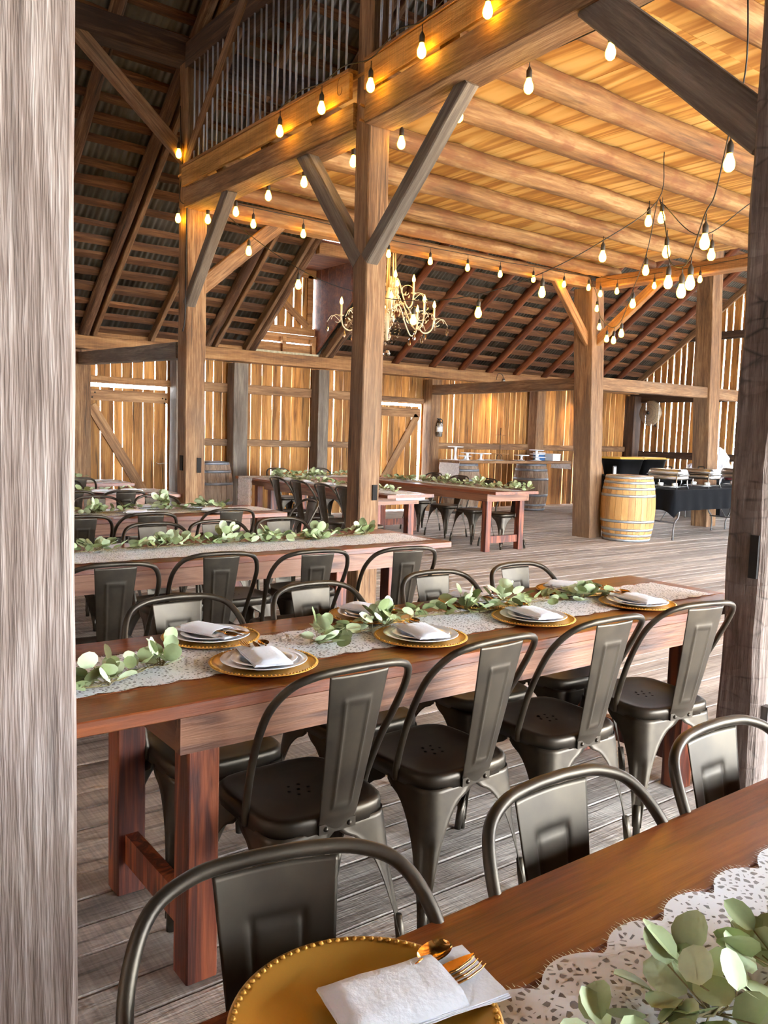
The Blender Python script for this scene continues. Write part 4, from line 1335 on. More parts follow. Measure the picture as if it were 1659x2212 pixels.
# plates on the rows behind
for x, y, w in ((2.3, 6.02, 'on the third table, near side, left'), (2.89, 5.98, 'on the third table, near side, right'), (2.52, 6.4, 'on the third table, far side, left'), (2.88, 6.38, 'on the third table, far side, right'),
                (2.7, 8.05, 'on the fourth table, left'), (3.0, 8.1, 'on the fourth table, right')):
    put('dinner_plate', (x, y, 0.7665), (0, 0, 0), 'white dinner plate %s' % w, 'plate', 'white dinner plates')
    put('napkin', (x, y, 0.789), (0, 0, D(random.uniform(-30, 30))), 'white folded napkin %s' % w, 'napkin', 'white napkins')
for i, (x, y) in enumerate(((5.62, 8.13), (5.64, 8.6), (5.64, 9.1), (5.66, 9.6))):
    put('dinner_plate', (x, y, 0.7665), (0, 0, 0), 'white dinner plate on the table behind the central post, %s from its near end' % ORD[i], 'plate', 'white dinner plates')
    put('napkin', (x, y, 0.789), (0, 0, D(70)), 'white folded napkin on the table behind the central post, %s from its near end' % ORD[i], 'napkin', 'white napkins')
# ---------------------------------------------------------------- barrels
def barrel(x, y, label, oak, hoop, H=0.93, R=0.35, r=0.285, open_top=False, hoops=(0.0, 0.055, 0.125, 0.2, 0.66, 0.745, 0.82, 0.905), hw=0.038, group=None):
    root = empty('wine_barrel', (x, y, 0), random.uniform(0, 3), label, 'barrel', group)
    def rad(z):
        t = z/H*2-1
        return R-(R-r)*t*t
    b = MB(); ns = 26
    for s in range(ns):
        b.rn = random.random()
        a0 = 2*PI*s/ns+0.004; a1 = 2*PI*(s+1)/ns-0.004
        rows = []
        for i in range(17):
            z = H*i/16
            rows.append([(rad(z)*math.cos(a), rad(z)*math.sin(a), z) for a in (a0, (a0+a1)/2, a1)])
        b.grid(rows, True)
        ri = rad(H)-0.025
        rows = [[(rad(H)*math.cos(a), rad(H)*math.sin(a), H) for a in (a0, a1)], [(ri*math.cos(a), ri*math.sin(a), H) for a in (a0, a1)], [(ri*math.cos(a), ri*math.sin(a), H-0.045) for a in (a0, a1)]]
        b.grid(rows, False)
    b.build('stave', oak, root)
    b = MB(); b.rn = 0.3
    n = 9; rr = rad(H)-0.02
    for i in range(n):
        x0 = -rr+2*rr*i/n+0.001; x1 = -rr+2*rr*(i+1)/n-0.001; b.rn = random.random()
        ya, yb = math.sqrt(max(0, rr*rr-x0*x0)), math.sqrt(max(0, rr*rr-x1*x1))
        b.add([(x0, -ya, H-0.035), (x1, -yb, H-0.035), (x1, yb, H-0.035), (x0, ya, H-0.035)], [(0, 1, 2, 3)])
    b.build('barrel_head', oak, root)
    for h in hoops:
        b = MB(); z0 = h*1.0; z1 = min(h+hw, H)
        b.lathe([(rad(z0)+0.0005, z0), (rad(z0)+0.0035, z0), (rad(z1)+0.0035, z1), (rad(z1)+0.0005, z1)], 40)
        b.build('hoop', hoop, root)
    return root
barrel(10.11, 7.45, 'new light oak wine barrel with bright hoops standing in front of the far loft post', oak_new, hoop_new, hoops=(0.0, 0.07, 0.15, 0.27, 0.635, 0.735, 0.82, 0.892), H=0.935, R=0.385, r=0.325, group=None)
barrel(5.48, 11.55, 'old grey wine barrel against the back wall right of the tall left post', oak_old, hoop_old, hoops=(0.0, 0.1, 0.3, 0.59, 0.77, 0.89), hw=0.04)
barrel(12.42, 11.5, 'old grey wine barrel carrying the right end of the cake-stand plank', oak_old, hoop_old, hoops=(0.0, 0.09, 0.28, 0.6, 0.78, 0.88), hw=0.045)
barrel(10.55, 11.5, 'old grey wine barrel carrying the left end of the cake-stand plank', oak_old, hoop_old, hoops=(0.0, 0.09, 0.28, 0.6, 0.78, 0.88), hw=0.045)
beam('bar_plank', 'weathered plank laid across two barrels as a cake-stand bar', 'plank', (10.15, 11.42, 0.957), (13.2, 11.42, 0.957), 0.55, 0.05, board_x, wob=0.004)
ZB = 0.985
def cake_stand(x, y, z, r, h, label, mt=china_m):
    root = empty('cake_stand', (x, y, z), 0, label, 'cake stand', 'cake stands on the barrel bar')
    b = MB(); b.lathe([(0, h-0.012), (r-0.01, h-0.012), (r, h-0.002), (r, h+0.004), (r-0.006, h+0.002), (r-0.012, h-0.003), (0, h-0.003)], 36); b.build('plate', mt, root)
    b = MB(); b.lathe([(r*0.45, 0), (r*0.43, 0.006), (0.03, 0.02), (0.018, h*0.5), (0.03, h-0.013)], 24); b.build('pedestal', mt, root)
for args in ((10.28, 11.4, ZB, 0.15, 0.245, 'tall white cake stand at the left end of the barrel bar'), (10.47, 11.28, ZB, 0.13, 0.14, 'medium white cake stand, second from the left on the barrel bar'),
             (10.62, 11.5, ZB, 0.13, 0.075, 'low white cake stand, third from the left on the barrel bar'), (10.88, 11.35, ZB, 0.2, 0.13, 'wide white footed cake stand left of the tiered rack'),
             (12.02, 11.4, ZB, 0.15, 0.105, 'white footed cake stand right of the tiered rack')):
    cake_stand(*args)
for k, h in enumerate((0.07, 0.13, 0.21)):
    cake_stand(12.5-0.03*k, 11.4, ZB+0.0, 0.16-0.004*k, h, 'white cake stand stacked near the right end of the barrel bar, %s of three' % ('lowest', 'middle', 'highest')[k])
root = empty('tiered_rack', (11.42, 11.4, ZB), 0, 'tall three-tier wooden dessert rack in the middle of the barrel bar', 'tiered rack')
b = MB()
for zz, rr in ((0.12, 0.17), (0.31, 0.14), (0.48, 0.1)):
    b.lathe([(0, zz-0.006), (rr, zz-0.006), (rr, zz+0.006), (0, zz+0.006)], 28)
b.build('tier', beam_w, root)
b = MB(); b.tube([(0, 0, 0.1), (0, 0, 0.62)], 0.006, 8)
for a in range(3): b.tube(spline([(0, 0, 0.13), (0.05*math.cos(a*2.1), 0.05*math.sin(a*2.1), 0.08), (0.07*math.cos(a*2.1), 0.07*math.sin(a*2.1), 0.0)], 4), 0.005, 6)
b.build('rack_frame', cable_m, root)
def simple_box(name, label, cat, x0, y0, z0, x1, y1, z1, mt, lid=None):
    root = empty(name, ((x0+x1)/2, (y0+y1)/2, z0), 0, label, cat)
    dx, dy, h = (x1-x0)/2, (y1-y0)/2, z1-z0
    b = MB(); b.box(-dx, -dy, 0, dx, dy, h*0.86); b.build('box_body', mt, root)
    b = MB(); b.box(-dx-0.006, -dy-0.006, h*0.86, dx+0.006, dy+0.006, h); b.build('box_lid', lid or mt, root)
    return root
simple_box('carton', 'white carton at the right end of the barrel bar', 'box', 12.82, 11.3, ZB, 13.04, 11.5, ZB+0.14, white_m)
simple_box('carton', 'blue and white carton behind the stacked cake stands', 'box', 12.63, 11.5, ZB, 12.8, 11.66, ZB+0.16, blue_m, white_m)
for i, (x, r) in enumerate(((11.0, 0.14), (11.25, 0.12), (11.8, 0.16), (12.2, 0.12))):
    b = plate_mesh(r, 0.016); o = b.build('serving_tray', china_m, loc=(x, 11.27, ZB)); tag(o, 'flat white serving plate on the front of the barrel bar, %s from the left' % ORD[i], 'plate', 'serving plates on the barrel bar')
o = runner('white lace cloth hanging off the left end of the barrel bar over the barrel', 10.16, 10.7, 11.42, 0.27, z=0.9845, hang0=0.3, lam=0.14)
o = runner('white lace cloth hanging off the right end of the barrel bar', 12.98, 13.2, 11.42, 0.26, z=0.9845, hang1=0.16, fringe=False)

# fire extinguisher
root = empty('fire_extinguisher', (10.30, 11.9, 1.4), 0, 'chrome fire extinguisher hanging on the brown wall post', 'fire extinguisher')
b = MB(); b.lathe([(0, 0), (0.055, 0), (0.062, 0.01), (0.062, 0.24), (0.05, 0.275), (0.02, 0.295), (0.018, 0.31), (0, 0.31)], 28); b.build('cylinder', ext_m, root)
b = MB(); b.lathe([(0.0628, 0.09), (0.0632, 0.09), (0.0632, 0.19), (0.0628, 0.19)], 28); b.build('label_band', white_m, root)
b = MB(); b.box(-0.02, -0.03, 0.305, 0.02, 0.03, 0.325); b.box(-0.05, -0.01, 0.33, 0.03, 0.01, 0.345); b.tube(spline([(0.02, 0, 0.32), (0.07, 0, 0.31), (0.085, 0, 0.2), (0.08, 0, 0.08)], 6), 0.008, 8); b.build('valve', cable_m, root)

# wall fan
root = empty('wall_fan', (16.42, 11.62, 2.08), 0, 'round cage wall fan on the gable wall', 'fan')
b = MB(); n = 30
for k in range(n):
    a = 2*PI*k/n
    b.tube(spline([(-0.11, 0.04*math.cos(a), 0.04*math.sin(a)), (-0.1, 0.16*math.cos(a), 0.16*math.sin(a)), (-0.05, 0.28*math.cos(a), 0.28*math.sin(a)), (0.0, 0.29*math.cos(a), 0.29*math.sin(a)), (0.05, 0.26*math.cos(a), 0.26*math.sin(a)), (0.08, 0.05*math.cos(a), 0.05*math.sin(a))], 3), 0.0018, 4)
for rr, xx in ((0.29, -0.0), (0.2, -0.09), (0.12, -0.105)):
    b.tube([(xx, rr*math.cos(2*PI*k/40), rr*math.sin(2*PI*k/40)) for k in range(40)], 0.003, 5, closed=True)
b.build('cage', greyleg_m, root)
b = MB(); b.lathe([(0.04, -0.108), (0.16, -0.098), (0.27, -0.055), (0.288, -0.01)], 40, Matrix.Rotation(PI/2, 4, 'Y')); b.build('grille', fanmesh_m, root)
for k in range(3):
    b = MB(); rows = []
    for i in range(8):
        t = i/7; rr = 0.05+0.21*t; w = 0.5-0.1*t
        rows.append([(-0.03+0.05*(u-0.5), rr*math.cos(k*2.094+w*(u-0.5)*2), rr*math.sin(k*2.094+w*(u-0.5)*2)) for u in (0, 0.25, 0.5, 0.75, 1)])
    b.grid(rows, True); b.build('fan_blade', fanmesh_m, root, solid=0.002)
b = MB(); b.lathe([(0, -0.125), (0.035, -0.12), (0.04, -0.1), (0.04, -0.05)], 20, Matrix.Rotation(-PI/2, 4, 'Y') @ Matrix.Scale(-1, 4, (0, 0, 1))); b.build('fan_hub', cable_m, root)
b = MB(); b.tube([(0.0, 0, 0), (0.1, 0, 0)], 0.06, 16); b.tube([(0.09, 0, 0), (0.1, -0.05, -0.25), (0.13, -0.06, -0.3)], 0.02, 8); b.build('fan_motor', cable_m, root)

# outlet box on the back wall
b = MB(); b.box(-0.05, -0.02, 0, 0.05, 0.02, 0.09); tag(b.build('outlet_box', greyleg_m, loc=(7.4, 12.2, 0.1)), 'small grey outlet box low on the back wall', 'outlet')

# ---------------------------------------------------------------- buffet
def folding_table(x0, y0, x1, y1, label, cloth_label, drop=0.3, H=0.742):
    cx, cy = (x0+x1)/2, (y0+y1)/2
    root = empty('folding_table', (cx, cy, 0), 0, label, 'table', 'folding buffet tables')
    hx, hy = (x1-x0)/2, (y1-y0)/2
    b = MB(); b.box(-hx, -hy, H-0.03, hx, hy, H); b.build('tabletop', white_m, root)
    for s in (-1, 1):
        for q in (-1, 1):
            b = MB(); xx = s*(hx-0.3); yy = q*(hy-0.1)
            b.tube(spline([(xx, yy, H-0.03), (xx, yy, 0.36), (xx+s*0.06, yy-q*0.02, 0.26), (xx+s*0.12, yy, 0.14), (xx+s*0.12, yy, 0.03)], 5), 0.0135, 8)
            b.tube([(xx+s*0.12, yy, 0.035), (xx+s*0.12, yy, 0.0)], 0.017, 8)
            b.build('leg', greyleg_m, root)
        b = MB(); b.tube([(s*(hx-0.24), -(hy-0.1), 0.25), (s*(hx-0.24), hy-0.1, 0.25)], 0.011, 8); b.tube([(s*(hx-0.24), 0, 0.25), (s*(hx-0.75), 0, H-0.03)], 0.009, 8)
        b.build('leg_brace', greyleg_m, root)
    b = MB(); z = H+0.003
    hx2, hy2 = hx+0.008, hy+0.008
    b.add([(-hx2, -hy2, z), (hx2, -hy2, z), (hx2, hy2, z), (-hx2, hy2, z)], [(0, 1, 2, 3)])
    per = []
    def side(p, q, n):
        for i in range(n):
            t = i/n; per.append((p[0]+(q[0]-p[0])*t, p[1]+(q[1]-p[1])*t))
    c = [(-hx2, -hy2), (hx2, -hy2), (hx2, hy2), (-hx2, hy2)]
    for i in range(4): side(c[i], c[(i+1) % 4], 60 if i % 2 == 0 else 26)
    rows = []
    N_ = len(per)
    for k in range(7):
        t = k/6; row = []
        for i, (px_, py_) in enumerate(per):
            L_ = math.hypot(px_, py_)
            corner = min(math.hypot(px_-a_, py_-b_) for a_, b_ in c)
            wave = (0.012*math.sin(i*0.9)+0.01*mnoise.noise(Vector((i*0.35, cx, k*0.2))))*t
            dropk = drop*t + 0.1*t*math.exp(-corner/0.05)
            nx, ny = (0, -1 if py_ < 0 else 1) if abs(abs(py_)-hy2) < 1e-6 else ((-1 if px_ < 0 else 1), 0)
            row.append((px_+nx*(0.004+0.02*t+wave), py_+ny*(0.004+0.02*t+wave), z-dropk))
        rows.append(row)
    b.grid(rows, True, wrap=True)
    o = b.build('tablecloth', blackcloth_m, loc=(cx, cy, 0)); tag(o, cloth_label, 'tablecloth', 'black tablecloths')
folding_table(10.53, 6.98, 12.78, 7.72, 'folding table with grey legs under the chafing dishes beside the new barrel', 'black cloth over the folding table beside the new barrel', 0.3)
folding_table(12.84, 6.98, 15.2, 7.72, 'folding table with grey legs continuing behind the hewn post', 'black cloth over the folding table behind the hewn post', 0.32)
folding_table(13.25, 10.05, 15.6, 10.8, 'folding table behind the barrel post carrying the black totes', 'black cloth over the tote table near the corner', 0.5)
folding_table(14.1, 8.6, 15.9, 9.3, 'folding table behind the timber post carrying plastic-wrapped goods', 'black cloth under the plastic-wrapped goods', 0.2)

def chafer(x, y, rz, label):
    z0 = 0.748
    root = empty('chafing_dish', (x, y, z0), rz, label, 'chafing dish', 'steel chafing dishes')
    def rbox(b, hx, hy, z0_, z1_, r, tp=1.0):
        rows = []
        for z, k in ((z0_, 0.96), (z0_+0.01, 1.0), (z1_-0.015, tp), (z1_, tp*0.95)):
            row = []
            for i in range(32):
                a = 2*PI*(i+0.5)/32; c, s = math.cos(a), math.sin(a); p = 6.0
                d = 1/((abs(c)**p+abs(s)**p)**(1/p))
                row.append((c*d*hx*k, s*d*hy*k, z))
            rows.append(row)
        b.grid(rows, True, wrap=True); b.add(rows[0], [tuple(range(32))[::-1]]); b.add(rows[-1], [tuple(range(32))])
    b = MB(); rbox(b, 0.27, 0.16, 0.13, 0.2, 0.03); b.build('water_pan', steel_m, root)
    b = MB(); rbox(b, 0.285, 0.175, 0.2, 0.215, 0.03); b.build('rim', steel_m, root)
    b = MB(); rbox(b, 0.27, 0.16, 0.215, 0.285, 0.03, 0.93); b.build('lid', steel_m, root)
    b = MB(); b.tube(spline([(-0.05, 0, 0.285), (-0.045, 0, 0.315), (0.045, 0, 0.315), (0.05, 0, 0.285)], 5), 0.007, 8); b.build('lid_handle', cable_m, root)
    for sx in (-1, 1):
        for sy in (-1, 1):
            b = MB(); b.tube([(sx*0.22, sy*0.175, 0.215), (sx*0.22, sy*0.175, 0.06), (sx*0.24, sy*0.185, 0.0)], 0.008, 6); b.build('stand_leg', steel_m, root)
    b = MB(); b.tube([(-0.22, -0.175, 0.03), (0.22, -0.175, 0.03), (0.22, 0.175, 0.03), (-0.22, 0.175, 0.03)], 0.005, 6, closed=True); b.build('stand_frame', steel_m, root)
    for sx in (-0.11, 0.11):
        b = MB(); b.lathe([(0, 0), (0.042, 0), (0.042, 0.045), (0.03, 0.05), (0, 0.05)], 20, Matrix.Translation((sx, 0, 0.03))); b.build('fuel_can', white_m, root)
chafer(10.86, 7.32, D(90+8), 'steel chafing dish nearest the new barrel, leftmost of the three')
chafer(11.75, 7.34, D(90+4), 'steel chafing dish in the middle of the black buffet table')
chafer(12.9, 7.36, D(90), 'steel chafing dish beside the hewn post, rightmost of the three')
def tote(x, y, label):
    root = empty('storage_tote', (x, y, 0.748), 0, label, 'storage tote', 'black totes with yellow lids')
    b = MB(); rows = []
    for z, hx, hy in ((0.0, 0.33, 0.2), (0.3, 0.39, 0.25), (0.3, 0.4, 0.26), (0.33, 0.4, 0.26)):
        row = []
        for i in range(64):
            a = 2*PI*(i+0.5)/64; c, s = math.cos(a), math.sin(a); p = 9.0
            d = 1/((abs(c)**p+abs(s)**p)**(1/p))
            rib = 0.985 if (i//3) % 3 == 0 and z < 0.29 else 1.0
            row.append((c*d*hx*rib, s*d*hy*rib, z))
        rows.append(row)
    b.grid(rows, True, wrap=True); b.add(rows[0], [tuple(range(64))[::-1]]); b.build('tote_body', blackplastic_m, root)
    b = MB()
    b.box(-0.415, -0.275, 0.325, 0.415, 0.275, 0.345); b.box(-0.36, -0.22, 0.345, 0.36, 0.22, 0.36); b.build('tote_lid', yellow_m, root)
tote(13.85, 10.4, 'black storage tote with yellow lid behind the new barrel, left of two')
tote(14.78, 10.5, 'black storage tote with yellow lid, right of two, nearer the gable wall')
root = empty('photo_card', (13.36, 10.2, 0.748), 0.2, 'small framed white card standing left of the black totes', 'frame')
b = MB(); b.box(-0.07, -0.008, 0, 0.07, 0.008, 0.19); b.build('frame', greyleg_m, root)
b = MB(); b.box(-0.05, -0.011, 0.02, 0.05, -0.008, 0.165); b.build('card', white_m, root)
# plastic-wrapped bundle
def bundle(x, y, z, r, h, label):
    b = MB(); rows = []
    for i in range(18):
        t = i/17; row = []
        for k in range(28):
            a = 2*PI*k/28
            rr = r*math.sin(PI*min(0.97, t*0.85+0.12))**0.5*(1+0.25*mnoise.noise(Vector((math.cos(a)*2.5, math.sin(a)*2.5, t*5+x))))
            row.append((rr*math.cos(a), rr*math.sin(a)*0.8, t*h))
        rows.append(row)
    b.grid(rows, False, wrap=True)
    o = b.build('wrapped_bundle', film_m, loc=(x, y, z)); return tag(o, label, 'plastic bag')
bundle(14.75, 8.95, 0.748, 0.32, 0.62, 'crumpled clear plastic bag bundle behind the rightmost chafing dish')
bundle(14.1, 9.0, 0.748, 0.14, 0.3, 'small clear plastic bag just left of the timber post')
for i, (dx, r) in enumerate(((14.55, 0.1), (14.9, 0.12))):
    b = MB(); b.lathe([(0, 0), (r*0.5, 0), (r, 0.1), (r*0.95, 0.1), (r*0.45, 0.012), (0, 0.012)], 24)
    tag(b.build('serving_bowl', plain('bowl_red%d' % i, srgb(92, 40, 40), 0.4), loc=(dx, 8.72, 0.748)), 'dark red serving bowl in front of the plastic bags, %s' % ('left one' if i == 0 else 'right one'), 'bowl')
simple_box('storage_crate', 'grey crate on the floor under the far buffet table', 'crate', 14.4, 9.1, 0.0, 15.0, 9.5, 0.22, greybox_m, blackplastic_m)
simple_box('storage_crate', 'dark crate on the floor right of the grey crate', 'crate', 15.15, 9.0, 0.0, 15.6, 9.4, 0.2, blackplastic_m)

# ---------------------------------------------------------------- string lights
def make_bulb():
    root = empty('string_bulb', (0, 0, 0))
    b = MB(); b.lathe([(0.0, -0.05), (0.012, -0.0485), (0.023, -0.038), (0.0275, -0.022), (0.0265, -0.006), (0.02, 0.012), (0.0145, 0.028), (0.013, 0.036)], 12)
    b.build('glass_bulb', bulb_m, root)
    b = MB(); b.lathe([(0, 0.034), (0.015, 0.034), (0.0165, 0.04), (0.0165, 0.075), (0.010, 0.088), (0.004, 0.1), (0, 0.1)], 12)
    b.tube([(0, 0, 0.095), (0, 0, 0.14)], 0.003, 5)
    b.build('socket', socket_m, root)
    return root
bulb0 = make_bulb(); bu = [False]
def bulb(p, label, group, s=1.0):
    if not bu[0]:
        bu[0] = True; o = bulb0; o.location = p; o['label'] = label; o['group'] = group
    else: o = copy_tree(bulb0, p, random.uniform(0, 3), label=label, group=group)
    o.scale = (s, s, s); o['category'] = 'light bulb'
def cable(label, pts, r=0.004, n=6):
    b = MB(); q = spline(pts, n) if len(pts) > 2 else [Vector(p) for p in pts]
    b.tube(q, r, 6)
    return tag(b.build('light_cable', cable_m), label, 'cable', 'string light cables')
SETS = {
 'on the string along the loft front edge': [(3.29, 5.78, 3.70), (3.28, 5.18, 3.70), (3.27, 4.58, 3.67), (3.25, 4.04, 3.70), (3.23, 3.46, 3.71)],
 'hanging just behind the loft front beam': [(3.66, 7.22, 3.44), (3.66, 6.61, 3.46), (3.66, 6.02, 3.45), (3.66, 5.32, 3.45), (3.66, 4.74, 3.44), (3.66, 4.15, 3.46), (3.66, 3.55, 3.46), (3.66, 2.97, 3.46)],
 'on the string under the far loft beam': [(4.12, 7.74, 3.5), (4.71, 7.74, 3.5), (5.28, 7.74, 3.49), (5.86, 7.76, 3.47), (6.48, 7.76, 3.48), (7.08, 7.76, 3.49), (7.64, 7.76, 3.49), (8.25, 7.76, 3.51), (8.85, 7.76, 3.52)],
 'beside the tall left post': [(3.37, 7.86, 4.05), (3.36, 7.84, 3.44), (3.59, 7.67, 3.44)],
 'on the string swooping past the chandelier': [(3.81, 7.24, 3.11), (4.03, 6.69, 2.76), (4.52, 5.61, 2.40), (4.78, 5.09, 2.44), (5.06, 4.66, 2.59), (5.31, 4.28, 2.85), (5.74, 3.62, 2.83)],
 'on the looping string nearest the hewn post': [(3.86, 2.37, 2.80), (4.24, 2.72, 2.54), (4.49, 2.96, 2.38), (4.6, 3.09, 2.36), (4.85, 3.36, 2.48), (5.24, 3.66, 2.78), (5.61, 3.98, 3.14), (5.56, 4.06, 3.12)],
 'on the looping string near the barrel post': [(6.11, 4.46, 2.88), (6.76, 5.06, 2.74), (7.41, 5.67, 2.57), (8.07, 6.28, 2.60), (8.59, 6.79, 2.70), (9.03, 7.27, 2.93), (9.16, 7.43, 3.2), (9.2, 7.42, 3.40), (9.17, 7.6, 3.50)],
 'under the double beam right of the barrel post': [(9.46, 7.35, 3.46), (9.46, 6.76, 3.46), (9.52, 6.62, 3.47), (9.46, 6.21, 3.46), (9.46, 6.10, 3.46)],
}
for where, pts in SETS.items():
    for i, p in enumerate(pts):
        bulb(p, 'amber filament bulb %s, %s from left' % (where, ORD[i]), 'string light bulbs', 1.02)
def above(pts, dz=0.155): return [(x, y, z+dz) for x, y, z in pts]
SE = list(SETS.values())
cable('black cable drooping along the loft front edge', [(3.33, 6.0, 3.90), (3.29, 5.78, 3.86), (3.29, 5.5, 3.9), (3.28, 5.18, 3.86), (3.27, 4.9, 3.88), (3.27, 4.58, 3.83), (3.26, 4.3, 3.9), (3.25, 4.04, 3.86), (3.24, 3.75, 3.92), (3.23, 3.46, 3.87), (3.2, 2.9, 3.93), (3.18, 2.0, 3.9)])
cable('black cable stapled behind the loft front beam', [(3.66, 7.7, 3.6)] + above(SE[1], 0.14) + [(3.6, 2.2, 3.62)])
cable('black cable strung under the far loft beam', [(3.75, 7.74, 3.66)] + above(SE[2], 0.15) + [(9.4, 7.72, 3.68)])
cable('black cable running down the tall left post', [(3.40, 7.9, 4.5), (3.39, 7.86, 4.2), (3.4, 7.84, 3.9), (3.38, 7.84, 3.6), (3.5, 7.7, 3.56), (3.59, 7.67, 3.59), (3.7, 7.7, 3.62)])
cable('white conduit cable down the tall left post', [(3.44, 7.76, 3.66), (3.41, 7.75, 3.5), (3.405, 7.75, 3.0), (3.40, 7.75, 2.5), (3.38, 7.76, 2.35)], 0.007)
cable('black cable swooping from the left loft corner past the chandelier to the loft joists', [(3.62, 7.6, 3.58), (3.81, 7.25, 3.26), (4.04, 6.71, 2.9), (4.25, 6.18, 2.67), (4.52, 5.61, 2.55), (4.78, 5.1, 2.58), (5.06, 4.68, 2.73), (5.31, 4.29, 2.96), (5.59, 4.01, 3.26), (5.61, 3.99, 3.62)])
cable('black cable from the joist hook towards the right edge', [(5.6, 4.0, 3.26), (5.74, 3.72, 2.98), (5.9, 3.4, 3.2), (6.1, 2.9, 3.5)], n=8)
cable('black cable looping near the hewn post', [(3.4, 2.06, 3.4), (3.5, 2.1, 3.05), (3.86, 2.38, 2.94), (4.12, 2.6, 2.74), (4.24, 2.73, 2.68), (4.49, 2.97, 2.52), (4.6, 3.11, 2.50), (4.86, 3.37, 2.62), (5.25, 3.68, 2.92), (5.59, 3.99, 3.27)])
cable('black cable looping towards the barrel post', [(5.6, 4.02, 3.26), (6.11, 4.46, 3.02), (6.76, 5.06, 2.88), (7.41, 5.67, 2.71), (8.07, 6.28, 2.74), (8.59, 6.79, 2.86), (9.03, 7.27, 3.07), (9.14, 7.42, 3.35), (9.18, 7.6, 3.64)])
cable('black cable under the double beam right of the barrel post', [(9.45, 7.7, 3.7)] + above(SE[7], 0.15) + [(9.46, 5.0, 3.64)])

# spot fittings that wash the back wall
def spot(x, y, z, label):
    root = empty('wall_spotlight', (x, y, z), 0, label, 'spotlight')
    b = MB(); b.lathe([(0.0, 0.09), (0.025, 0.085), (0.045, 0.0), (0.04, 0.0), (0.02, 0.06)], 16); b.build('reflector', ext_m, root)
    b = MB(); b.lathe([(0, 0.012), (0.036, 0.012)], 16); b.build('lamp_face', lampglow_m, root)
    b = MB(); b.tube(spline([(0, 0, 0.09), (-0.02, 0.02, 0.16), (-0.1, 0.05, 0.17), (-0.14, 0.06, 0.05)], 5), 0.006, 6); b.build('bracket', cable_m, root)
    l = bpy.data.lights.new('spot_light', 'SPOT'); l.energy = 34; l.color = (1.0, 0.58, 0.24); l.spot_size = D(75); l.spot_blend = 0.8; l.shadow_soft_size = 0.03
    lo = bpy.data.objects.new('spot_light', l); C.objects.link(lo); lo.parent = root; lo.location = (0, 0, -0.005); lo.rotation_euler = (D(22), 0, 0)
spot(11.93, 11.9, 2.5, 'small metal spotlight on the wall plate above the cake stands')
spot(14.4, 11.9, 2.46, 'small metal spotlight on the wall plate right of the barrel post')

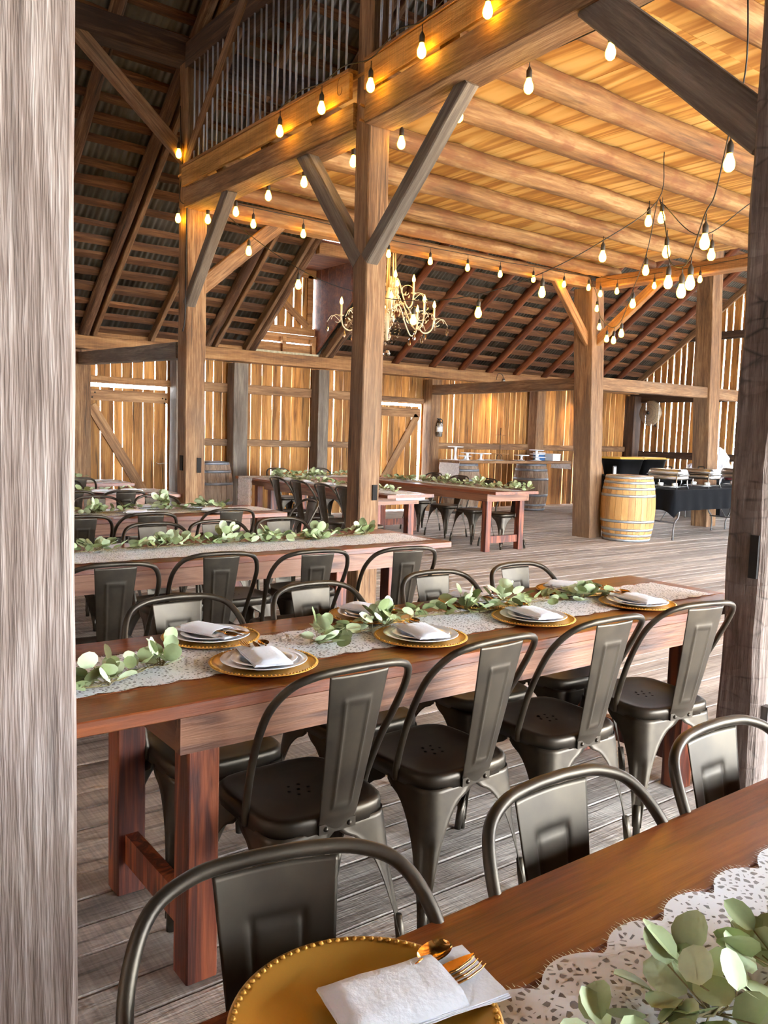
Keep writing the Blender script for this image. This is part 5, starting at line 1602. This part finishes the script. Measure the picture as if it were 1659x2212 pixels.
# ---------------------------------------------------------------- chandelier
CH = Vector((6.17, 8.15, 2.82))
root = empty('chandelier', CH, 0.2, 'cream iron candle chandelier with crystal drops hanging behind the central post', 'chandelier')
b = MB(); b.lathe([(0, -0.28), (0.03, -0.27), (0.045, -0.22), (0.02, -0.17), (0.05, -0.1), (0.09, -0.02), (0.05, 0.06), (0.025, 0.12), (0.05, 0.2), (0.03, 0.28), (0.015, 0.35), (0, 0.36)], 20); b.build('stem', cream_m, root)
def arm(a, R, z, k):
    ca, sa = math.cos(a), math.sin(a)
    P = lambda r, zz: (r*ca, r*sa, zz)
    b = MB()
    b.tube(spline([P(0.04, z+0.12), P(R*0.35, z+0.2), P(R*0.6, z-0.02), P(R*0.78, z-0.14), P(R*0.95, z-0.1), P(R, z+0.02)], 6), 0.0085, 7)
    sc = [P(R*0.72+0.09*math.cos(t)*(1-t/9), z+0.05+0.09*math.sin(t)*(1-t/9)) for t in [i*0.45 for i in range(14)]]
    b.tube(sc, 0.005, 5)
    sc = [P(R+0.05+0.07*math.cos(t)*(1-t/9), z-0.02+0.07*math.sin(t)*(1-t/9)) for t in [i*0.45 for i in range(13)]]
    b.tube(sc, 0.0045, 5)
    b.tube(spline([P(R, z-0.05), P(R+0.1, z+0.03), P(R+0.17, z-0.05)], 5), 0.004, 5)
    for i in range(5):
        t = 0.2+0.15*i; p = Vector(P(R*t, z+0.13-0.2*t)); d = Vector((ca*0.3+random.uniform(-.5,.5), sa*0.3+random.uniform(-.5,.5), 1)).normalized()
        b.lathe([(0, 0), (0.012, 0.02), (0, 0.06)], 4, Matrix.Translation(p) @ d.to_track_quat('Z', 'Y').to_matrix().to_4x4())
    b.lathe([(0, 0), (0.012, 0.0), (0.035, 0.014), (0.03, 0.018), (0.0, 0.012)], 14, Matrix.Translation(P(R, z+0.02)))
    o = b.build('arm', cream_m, root)
    b = MB(); b.lathe([(0, 0), (0.013, 0), (0.013, 0.12), (0, 0.125)], 10, Matrix.Translation(P(R, z+0.035))); b.build('candle', candle_m, o)
    b = MB(); b.lathe([(0, 0), (0.015, 0.01), (0.021, 0.03), (0.013, 0.062), (0.0, 0.095)], 10, Matrix.Translation(P(R, z+0.158))); b.build('flame_bulb', flame_m, o)
    for (rr, zz) in ((R+0.165, z-0.06), (R*0.75, z-0.16)):
        b = MB(); c0 = Vector(P(rr, zz))
        b.lathe([(0, 0), (0.009, -0.009), (0.002, -0.018), (0.008, -0.035), (0.02, -0.075), (0.014, -0.1), (0, -0.112)], 6, Matrix.Translation(c0), smooth=False)
        b.build('crystal_drop', crystal_m, o)
for k in range(8): arm(2*PI*k/8, 0.56, -0.03, k)
for k in range(5): arm(2*PI*k/5+0.35, 0.3, 0.26, k)
b = MB()
for i in range(10):
    for k in range(14):
        a = 2*PI*k/14; r = 0.16*math.sin(PI*(i+1)/11)**0.7
        b.lathe([(0, -0.009), (0.009, 0), (0, 0.009)], 5, Matrix.Translation((r*math.cos(a), r*math.sin(a), -0.3+i*0.035)), smooth=False)
b.build('crystal_basket', crystal_m, root)
b = MB(); b.lathe([(0, -0.05), (0.03, -0.035), (0.045, 0), (0.03, 0.035), (0, 0.05)], 8, Matrix.Translation((0, 0, -0.43)), smooth=False); b.tube([(0, 0, -0.38), (0, 0, -0.28)], 0.003, 4); b.build('crystal_ball', crystal_m, root)
b = MB()
for k in range(7):
    a = 2*PI*k/7
    b.tube([(0.05*math.cos(a), 0.05*math.sin(a), 1.2), (0.09*math.cos(a), 0.09*math.sin(a), 0.3)], 0.008, 6)
b.tube([(0, 0, 0.3), (0, 0, 2.9)], 0.012, 6)
b.build('hanging_rod', cord_m, root)
